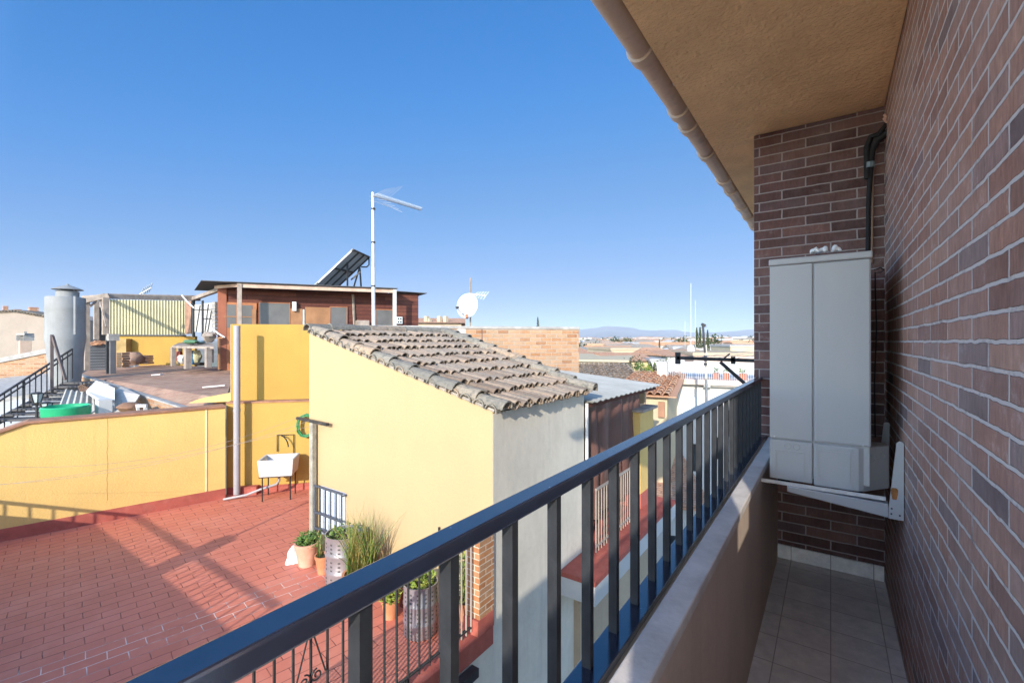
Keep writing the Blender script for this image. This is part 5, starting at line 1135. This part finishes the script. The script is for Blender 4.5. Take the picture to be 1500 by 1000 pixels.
for i, (u, lab) in enumerate(((1049, 'left red flower box on the white house terrace'), (1064, 'middle red flower box on the white house terrace'), (1088, 'right red flower box on the white house terrace'))):
    mb = MB(); HF.box(mb, HF.su(u-5, -.2), HF.su(u+(4 if i < 2 else 7), -.2), -.5, -.2, wz+.174, wz+.36); t = tag(mb.build('flower_box', mat('red clay box', (.42, .15, .08)) if i == 0 else bpy.data.materials['red clay box']), lab, 'flower box', 'red flower boxes on the white terrace')
    mb = MB()
    for k in range(40): leaf(mb, HF.p(random.uniform(HF.su(u-5, -.2), HF.su(u+4, -.2)), random.uniform(-.5, -.2), wz+.36+random.uniform(0, .12)), Vector((random.gauss(0, 1), random.gauss(0, 1), 1)), .09, .02)
    mb.build('plant', leaf_a, t)
tg = thing('tv_pole', P(1033, 560, 12), 'thin TV pole, dark above and pale below, behind the clothes line arm', 'pole')
mb = MB(); mb.tube([P(1036, 660, 12), P(1033.6, 505, 12)], .035, 8); mb.build('pale_pole', mat('pale pole', (.55, .47, .38)), tg)
mb = MB(); mb.tube([P(1032.6, 516, 11.95), P(1029.5, 474, 11.95)], .028, 8); mb.bar(P(1028, 474.5, 11.95), P(1033, 477, 11.95), .07, .06); mb.build('dark_pole', dark_iron, tg)
mb = MB()
for v in (522, 533, 527): mb.bar(P(1031.5, v, 11.9), P(1035, v, 11.9), .06, .06)
mb.bar(P(1025, 480, 11.95), P(1035, 478, 11.95), .012); mb.build('clamp', dark_iron, tg)
wt = thing('white_hut', P(1012, 530, 38), 'small white roof hut with three tall thin white aerials', 'hut')
mb = MB(); HUT = 38; s_ = HUT/FPX; c = P(1012, 500, HUT)
mb.lathe([(5.5*s_, GZ), (5.5*s_, zat(510, HUT)), (4.2*s_, zat(506, HUT)), (0, zat(504.5, HUT))], (c.x, c.y, 0), 12); mb.build('shell', white_wall, wt)
for u, v0 in ((1003.5, 470), (1012, 415), (1018.5, 440)):
    mb = MB(); mb.tube([P(u, 508, HUT), P(u, v0, HUT)], .021 if u == 1012 else .015, 6); mb.build('aerial', galv, wt)
mb = MB(); c = P(1016, 519, HUT-.4); mb.lathe([(0.001, 0), (.2, .02), (.24, .05)], (c.x, c.y, c.z), 12, False); mb.build('small_dish', concrete, wt)
house('balustrade_building', 1066, 34, 5.0, 8, zat(521, 34), .25, -.05, mat('pinkish wall', (.58, .44, .35), var=.1), beige_wall, 'pinkish building with long parapet behind the white house', 'flat', 5, cat='building')
house('ochre_house', 990, 33, 1.4, 6, zat(522, 33), .4, .2, white_wall, far_roof, 'white house with orange roof left of the small white hut', 'gable', 2)
house('tall_block', 1088, 62, 3.2, 8, zat(508, 62), .25, -.1, cream_wall, tin, 'sandy block with darker flat top near the dark brick pier', 'flat', 3, cat='building')
house('warehouse', 1068, 190, 20, 30, zat(507, 190), .6, 0, white_wall, mat('white tin', (.62, .62, .60), spec=.08), 'long white warehouse right of the cypress trees', 'flat', 6, cat='warehouse')
house('warehouse', 1098, 150, 14, 20, zat(506, 150), .6, .1, white_wall, bpy.data.materials['white tin'], 'white warehouse closest to the dark brick pier', 'flat', 5, cat='warehouse')
house('corner_house', 982, 19, .9, 7, zat(600, 19), .3, -.3, beige_wall, far_roof, 'small beige house in the street seen between the balcony bars', 'gable', 1)
house('street_house', 992, 11, 1.0, 4, zat(742, 11), .25, -.2, white_wall, far_roof, 'low white house at street level seen between the bars', 'shed', 1)
house('village_house', 640, 30, 3.2, 6, zat(473.5, 30), .5, .1, beige_wall, far_roof, 'brown roofed house just showing above the brick wall beside the shed', 'gable', 0)
t = bpy.data.objects['village_house']; mb = MB()
for u in (625, 629, 644, 653): mb.bar(P(u, 474, 30.5), P(u, 463 if u != 629 else 467, 30.5), .25, .25)
mb.build('chimney', cream_wall, t)
# far town as individual little houses
random.seed(21)
cols = [(white_wall, 'white'), (cream_wall, 'cream'), (mat('rosy far wall', (.60, .42, .34)), 'rosy'), (mat('sandy far wall', (.58, .47, .33)), 'sandy')]
roofs = [far_roof, tin, bpy.data.materials['white tin'], old_roof]
protos = []
for i in range(12):
    wm, nm = cols[i % 4]; d_ = 100; w = random.uniform(8, 17)
    o = house('town_house', 900, d_, w, random.uniform(7, 11), GZ+random.uniform(3.6, 5.8), random.uniform(.8, 1.3), random.uniform(-.6, .6), wm, roofs[(i*5) % 4], 'little %s house among the rooftops of the distant town' % nm, random.choice(['gable', 'hip', 'gable', 'flat']), 4, 'houses of the distant town')
    protos.append((o, i))
n_t = 0
spots = []
for k in range(250):
    u = random.uniform(846, 1120); f = random.random()**.62; d_ = 75*(1500/75)**f; spots.append((u, d_))
for u in (-20, 5, 10, 640, 655, 665): spots.append((u, random.uniform(60, 200)))
for k, (u, d_) in enumerate(spots):
    pt = P(u, 500, d_); o, i = protos[k % 12]
    if k >= 12: o = copy_tree(o)
    dz = min(9, max(0, (d_-250)*.018))*random.uniform(.4, 1)
    o.location = (pt.x, pt.y, gz(pt.y)+.05); s_ = random.uniform(.8, 1.05)*(1+min(.4, d_/2200)); o.scale = (s_, s_, s_)
    o.rotation_euler = (0, 0, random.uniform(-.7, .7))
# cypresses and trees
crown_m = island('dark conifer leaves', [(0, (.025, .045, .018)), (.5, (.05, .075, .028)), (1, (.09, .11, .045))], rough=.8, bump=.1)
broad_m = island('broad tree leaves', [(0, (.035, .055, .02)), (.5, (.07, .095, .035)), (1, (.12, .13, .06))], rough=.8, bump=.1)
bark = mat('bark', (.12, .085, .06), bump=.6)
def cypress(u, d, v0, v1, wpx, label, n=700, group=None):
    c = P(u, 500, d); s_ = d/FPX; zt_, zb_ = zat(v0, d), min(zat(v1, d), GZ+30); t = thing('cypress_tree', (c.x, c.y, GZ), label, 'tree', group)
    zb_ = GZ; H = zt_-zb_; mb = MB(); mb.tube([(c.x, c.y, GZ), (c.x, c.y, GZ+H*.5), (c.x, c.y, zt_-.3)], [.18, .12, .03], 6); mb.build('trunk', bark, t)
    mb = MB(); R0 = wpx/2*s_
    for k in range(n):
        f = random.random()**.8; z = zb_+.8+(H-.8)*f; r_ = R0*(min(1, (1-f)*2.4)**.7)*(.8+.2*math.sin(f*23+k % 3)); a = random.uniform(0, 6.283); q = r_*math.sqrt(random.uniform(.25, 1))
        leaf(mb, Vector((c.x+q*math.cos(a), c.y+q*math.sin(a), z)), Vector((math.cos(a)*.35, math.sin(a)*.35, 1)), R0*random.uniform(.5, 1.0), R0*.16)
    mb.build('crown', crown_m, t)
cypress(1020.5, 95, 481, 515, 6.5, 'leftmost of the tall cypress trees by the TV pole')
cypress(1025.5, 92, 480.5, 515, 7, 'second tall cypress, touching the first one beside TV pole')
cypress(1030.5, 96, 482, 515, 6, 'third tall cypress, half behind the TV pole')
cypress(1036.5, 90, 485, 515, 6.5, 'cypress standing alone right of the TV pole')
cypress(788, 120, 466, 500, 7, 'small dark cypress tip rising above the brick wall', 400)
cypress(966, 110, 498, 515, 4.5, 'short dark cypress among the town roofs', 400)
cypress(1003.5, 130, 500, 515, 5, 'stubby dark cypress left of the white hut', 300)
def tree(u, d, H, R_, label, group=None, n=260):
    c = P(u, 500, d); t = thing('broad_tree', (c.x, c.y, GZ), label, 'tree', group)
    mb = MB(); mb.tube([(c.x, c.y, GZ), (c.x, c.y, GZ+H*.6)], [R_*.12, R_*.06], 6); mb.build('trunk', bark, t)
    mb = MB(); cl = [Vector((random.gauss(0, .45)*R_, random.gauss(0, .45)*R_, H*random.uniform(.55, .9))) for _ in range(7)]
    for k in range(n):
        p = random.choice(cl)+Vector((random.gauss(0, .25), random.gauss(0, .25), random.gauss(0, .22)))*R_
        leaf(mb, Vector((c.x, c.y, GZ))+p, Vector((random.gauss(0, 1), random.gauss(0, 1), random.gauss(0, 1))), R_*random.uniform(.2, .4), R_*.11)
    mb.build('crown', broad_m, t); return t
tr0 = [tree(900, 100, 6+i, 2.4+.3*i, 'dark round tree among the roofs of the distant town', 'trees of the distant town') for i in range(4)]
random.seed(33)
for k in range(120):
    u = random.uniform(846, 1115); d_ = 110*(1300/110)**(random.random()**.7)
    o = tr0[k % 4]
    if k >= 4: o = copy_tree(o)
    pt = P(u, 500, d_); o.location = (pt.x, pt.y, gz(pt.y)); s_ = random.uniform(.55, .85)*(1+d_/2600); o.scale = (s_, s_, s_*random.uniform(.9, 1.15)); o.rotation_euler = (0, 0, random.uniform(0, 6))
# village garden
for i, (u, v, d_, s_, lab) in enumerate(((938, 548, 24, .5, 'leafy garden bush before the cream yellow house'), (948, 549, 24, .42, 'yellowish garden bush between two small conifers'), (934, 541, 25, .6, 'thin bare-looking shrub against the cream house wall'), (972, 538, 27, .6, 'grey green shrub beside the white cottage'))):
    c = P(u, v, d_); t = thing('garden_bush', c, lab, 'bush'); mb = MB()
    for k in range(150): leaf(mb, c+Vector((random.gauss(0, s_*.4), random.gauss(0, s_*.4), abs(random.gauss(.1, s_*.5)))), Vector((random.gauss(0, 1), random.gauss(0, 1), random.uniform(0, 1.5))), .16, .04)
    mb.build('foliage', [leaf_a, leaf_c, broad_m, broad_m][i], t); mb = MB(); mb.tube([c-Vector((0, 0, 1.2)), c+Vector((0, 0, .3))], .03, 5); mb.build('stem', bark, t)
for u, lab in ((953, 'left little garden conifer by the white cottage'), (959, 'right little garden conifer by the white cottage')):
    c = P(u, 547, 25); t = thing('garden_conifer', c, lab, 'conifer'); mb = MB()
    for k in range(160): f = random.random(); a = random.uniform(0, 6.28); q = .14*(1-f)*1.2; leaf(mb, c+Vector((q*math.cos(a), q*math.sin(a), .55*f)), Vector((math.cos(a), math.sin(a), 1.4)), .1, .03)
    mb.build('foliage', broad_m, t); mb = MB(); mb.tube([c-Vector((0, 0, 1)), c+Vector((0, 0, .4))], .02, 5); mb.build('stem', bark, t)
mb = MB(); mb.prism([P(925, 551, 23), P(985, 566, 19), P(990, 545, 26), P(940, 540, 29)], (0, 0, -.3)); tag(mb.build('path', mat('pale pinkish path', (.52, .42, .34), var=.12)), kind='structure')
mb = MB(); c = P(906.5, 530, 33); mb.lathe([(.42, -.2), (.44, .1), (.34, .4), (.12, .58), (0, .6)], c, 16); tag(mb.build('green_dome', mat('green cover', (.02, .26, .14)), smooth=True), 'green dome shaped cover between the village roofs', 'cover')

# neighbour block behind the viewer whose roof rail throws the long shadow on the red terrace
rb = thing('rear_building', (-8, -9, GZ), 'rear house with roof rail south of the red terrace', 'building')
mb = MB(); mb.box((-16, -6.5, GZ), (-4.05, -.73, -1.81)); mb.build('wall', beige_wall, rb)
mb = MB(); mb.box((-16, -.745, -1.645), (-4.0, -.705, -1.60)); mb.build('rail', dark_iron, rb)
mb = MB()
for k in range(95):
    x = -15.9+.138*k
    if x < -4.0: mb.box((x-.009, -.737, -1.81), (x+.009, -.719, -1.645))
mb.build('bars', dark_iron, rb)
mb = MB(); mb.box((-6.24, -1.1, -1.807), (-5.98, -.86, -1.34)); mb.build('chimney', beige_wall, rb); mb = MB(); mb.tube([(-6.11, -.92, -1.34), (-6.11, -.92, -.70)], .021, 6); mb.build('aerial_mast', galv, rb)

# ---------------------------------------------------------------- air, light, camera
hm = bpy.data.materials.new('haze'); hm.use_nodes = True; nt = hm.node_tree; nt.nodes.clear()
ou = nt.nodes.new('ShaderNodeOutputMaterial'); pv = nt.nodes.new('ShaderNodeVolumePrincipled')
pv.inputs['Color'].default_value = (.80, .88, 1, 1); pv.inputs['Density'].default_value = .9e-4; nt.links.new(pv.outputs[0], ou.inputs['Volume'])
HAZE = True
if HAZE:
    mb = MB(); mb.box((-13500, -390, GZ-1.05), (13500, 13500, 265)); o = mb.build('haze', hm); tag(o, kind='stuff')

SUN = Vector((.30, -.955, .376)).normalized()
el = math.asin(SUN.z); az = math.atan2(SUN.x, SUN.y)
w = bpy.data.worlds.new('World'); scene.world = w; w.use_nodes = True; nt = w.node_tree
sky = nt.nodes.new('ShaderNodeTexSky'); sky.sky_type = 'NISHITA'; sky.sun_disc = False; sky.sun_elevation = el; sky.sun_rotation = az
sky.altitude = 650; sky.air_density = 1.0; sky.dust_density = SKY_DUST; sky.ozone_density = SKY_OZONE
# deep blue away from the sun, brighter hazy sky round it
div = nt.nodes.new('ShaderNodeVectorMath'); div.operation = 'SCALE'; div.inputs['Scale'].default_value = .1; nt.links.new(sky.outputs[0], div.inputs[0])
cv = nt.nodes.new('ShaderNodeRGBCurve'); nt.links.new(div.outputs[0], cv.inputs['Color'])
for ci, pts in enumerate(([(0, 0), (.08, .012), (.183, .047), (.57, .125), (.77, .145), (1, .15)], [(0, 0), (.15, .070), (.33, .113), (.8, .19), (.86, .21), (1, .22)], [(0, 0), (.288, .20), (.565, .235), (.70, .255), (1, .265)])):
    c = cv.mapping.curves[ci]
    c.points[0].location = pts[0]; c.points[1].location = pts[-1]
    for p in pts[1:-1]: c.points.new(*p)
cv.mapping.update()
m10 = nt.nodes.new('ShaderNodeVectorMath'); m10.operation = 'SCALE'; m10.inputs['Scale'].default_value = 10; nt.links.new(cv.outputs[0], m10.inputs[0])
wm = nt.nodes.new('ShaderNodeVectorMath'); wm.operation = 'SCALE'; wm.inputs['Scale'].default_value = SKY_GAIN; nt.links.new(sky.outputs[0], wm.inputs[0])
tc = nt.nodes.new('ShaderNodeTexCoord'); dt = nt.nodes.new('ShaderNodeVectorMath'); dt.operation = 'DOT_PRODUCT'; dt.inputs[1].default_value = (.25, -.968, 0); nt.links.new(tc.outputs['Generated'], dt.inputs[0])
mr = nt.nodes.new('ShaderNodeMapRange'); mr.interpolation_type = 'SMOOTHSTEP'; mr.inputs['From Min'].default_value = -.36; mr.inputs['From Max'].default_value = -.04; nt.links.new(dt.outputs['Value'], mr.inputs['Value'])
mx = nt.nodes.new('ShaderNodeMix'); mx.data_type = 'RGBA'; nt.links.new(mr.outputs[0], mx.inputs[0]); nt.links.new(m10.outputs[0], mx.inputs[6]); nt.links.new(wm.outputs[0], mx.inputs[7])
nt.links.new(mx.outputs[2], nt.nodes['Background'].inputs[0]); nt.nodes['Background'].inputs[1].default_value = SKY_STR
ld = bpy.data.lights.new('sun', 'SUN'); ld.energy = SUN_STR; ld.angle = R(.5); ld.color = (1, .92, .80)
lo_ = bpy.data.objects.new('sun', ld); COL.objects.link(lo_); lo_.rotation_euler = (-SUN).to_track_quat('-Z', 'Y').to_euler()
cam = bpy.data.cameras.new('camera'); cam.sensor_width = 36; cam.lens = 36*FPX/1500; cam.clip_start = .02; cam.clip_end = 40000
co = bpy.data.objects.new('camera', cam); COL.objects.link(co); co.rotation_euler = (R(90), 0, YAW); scene.camera = co
vs_ = scene.view_settings; vs_.view_transform = 'Standard'; vs_.look = 'None'; vs_.exposure = EXPO; vs_.gamma = 1
cy = scene.cycles; cy.max_bounces = 8; cy.diffuse_bounces = 5; cy.glossy_bounces = 4; cy.volume_bounces = 1; cy.use_denoising = True
try: cy.denoiser = 'OPENIMAGEDENOISE'
except Exception: pass
cy.sample_clamp_indirect = 8
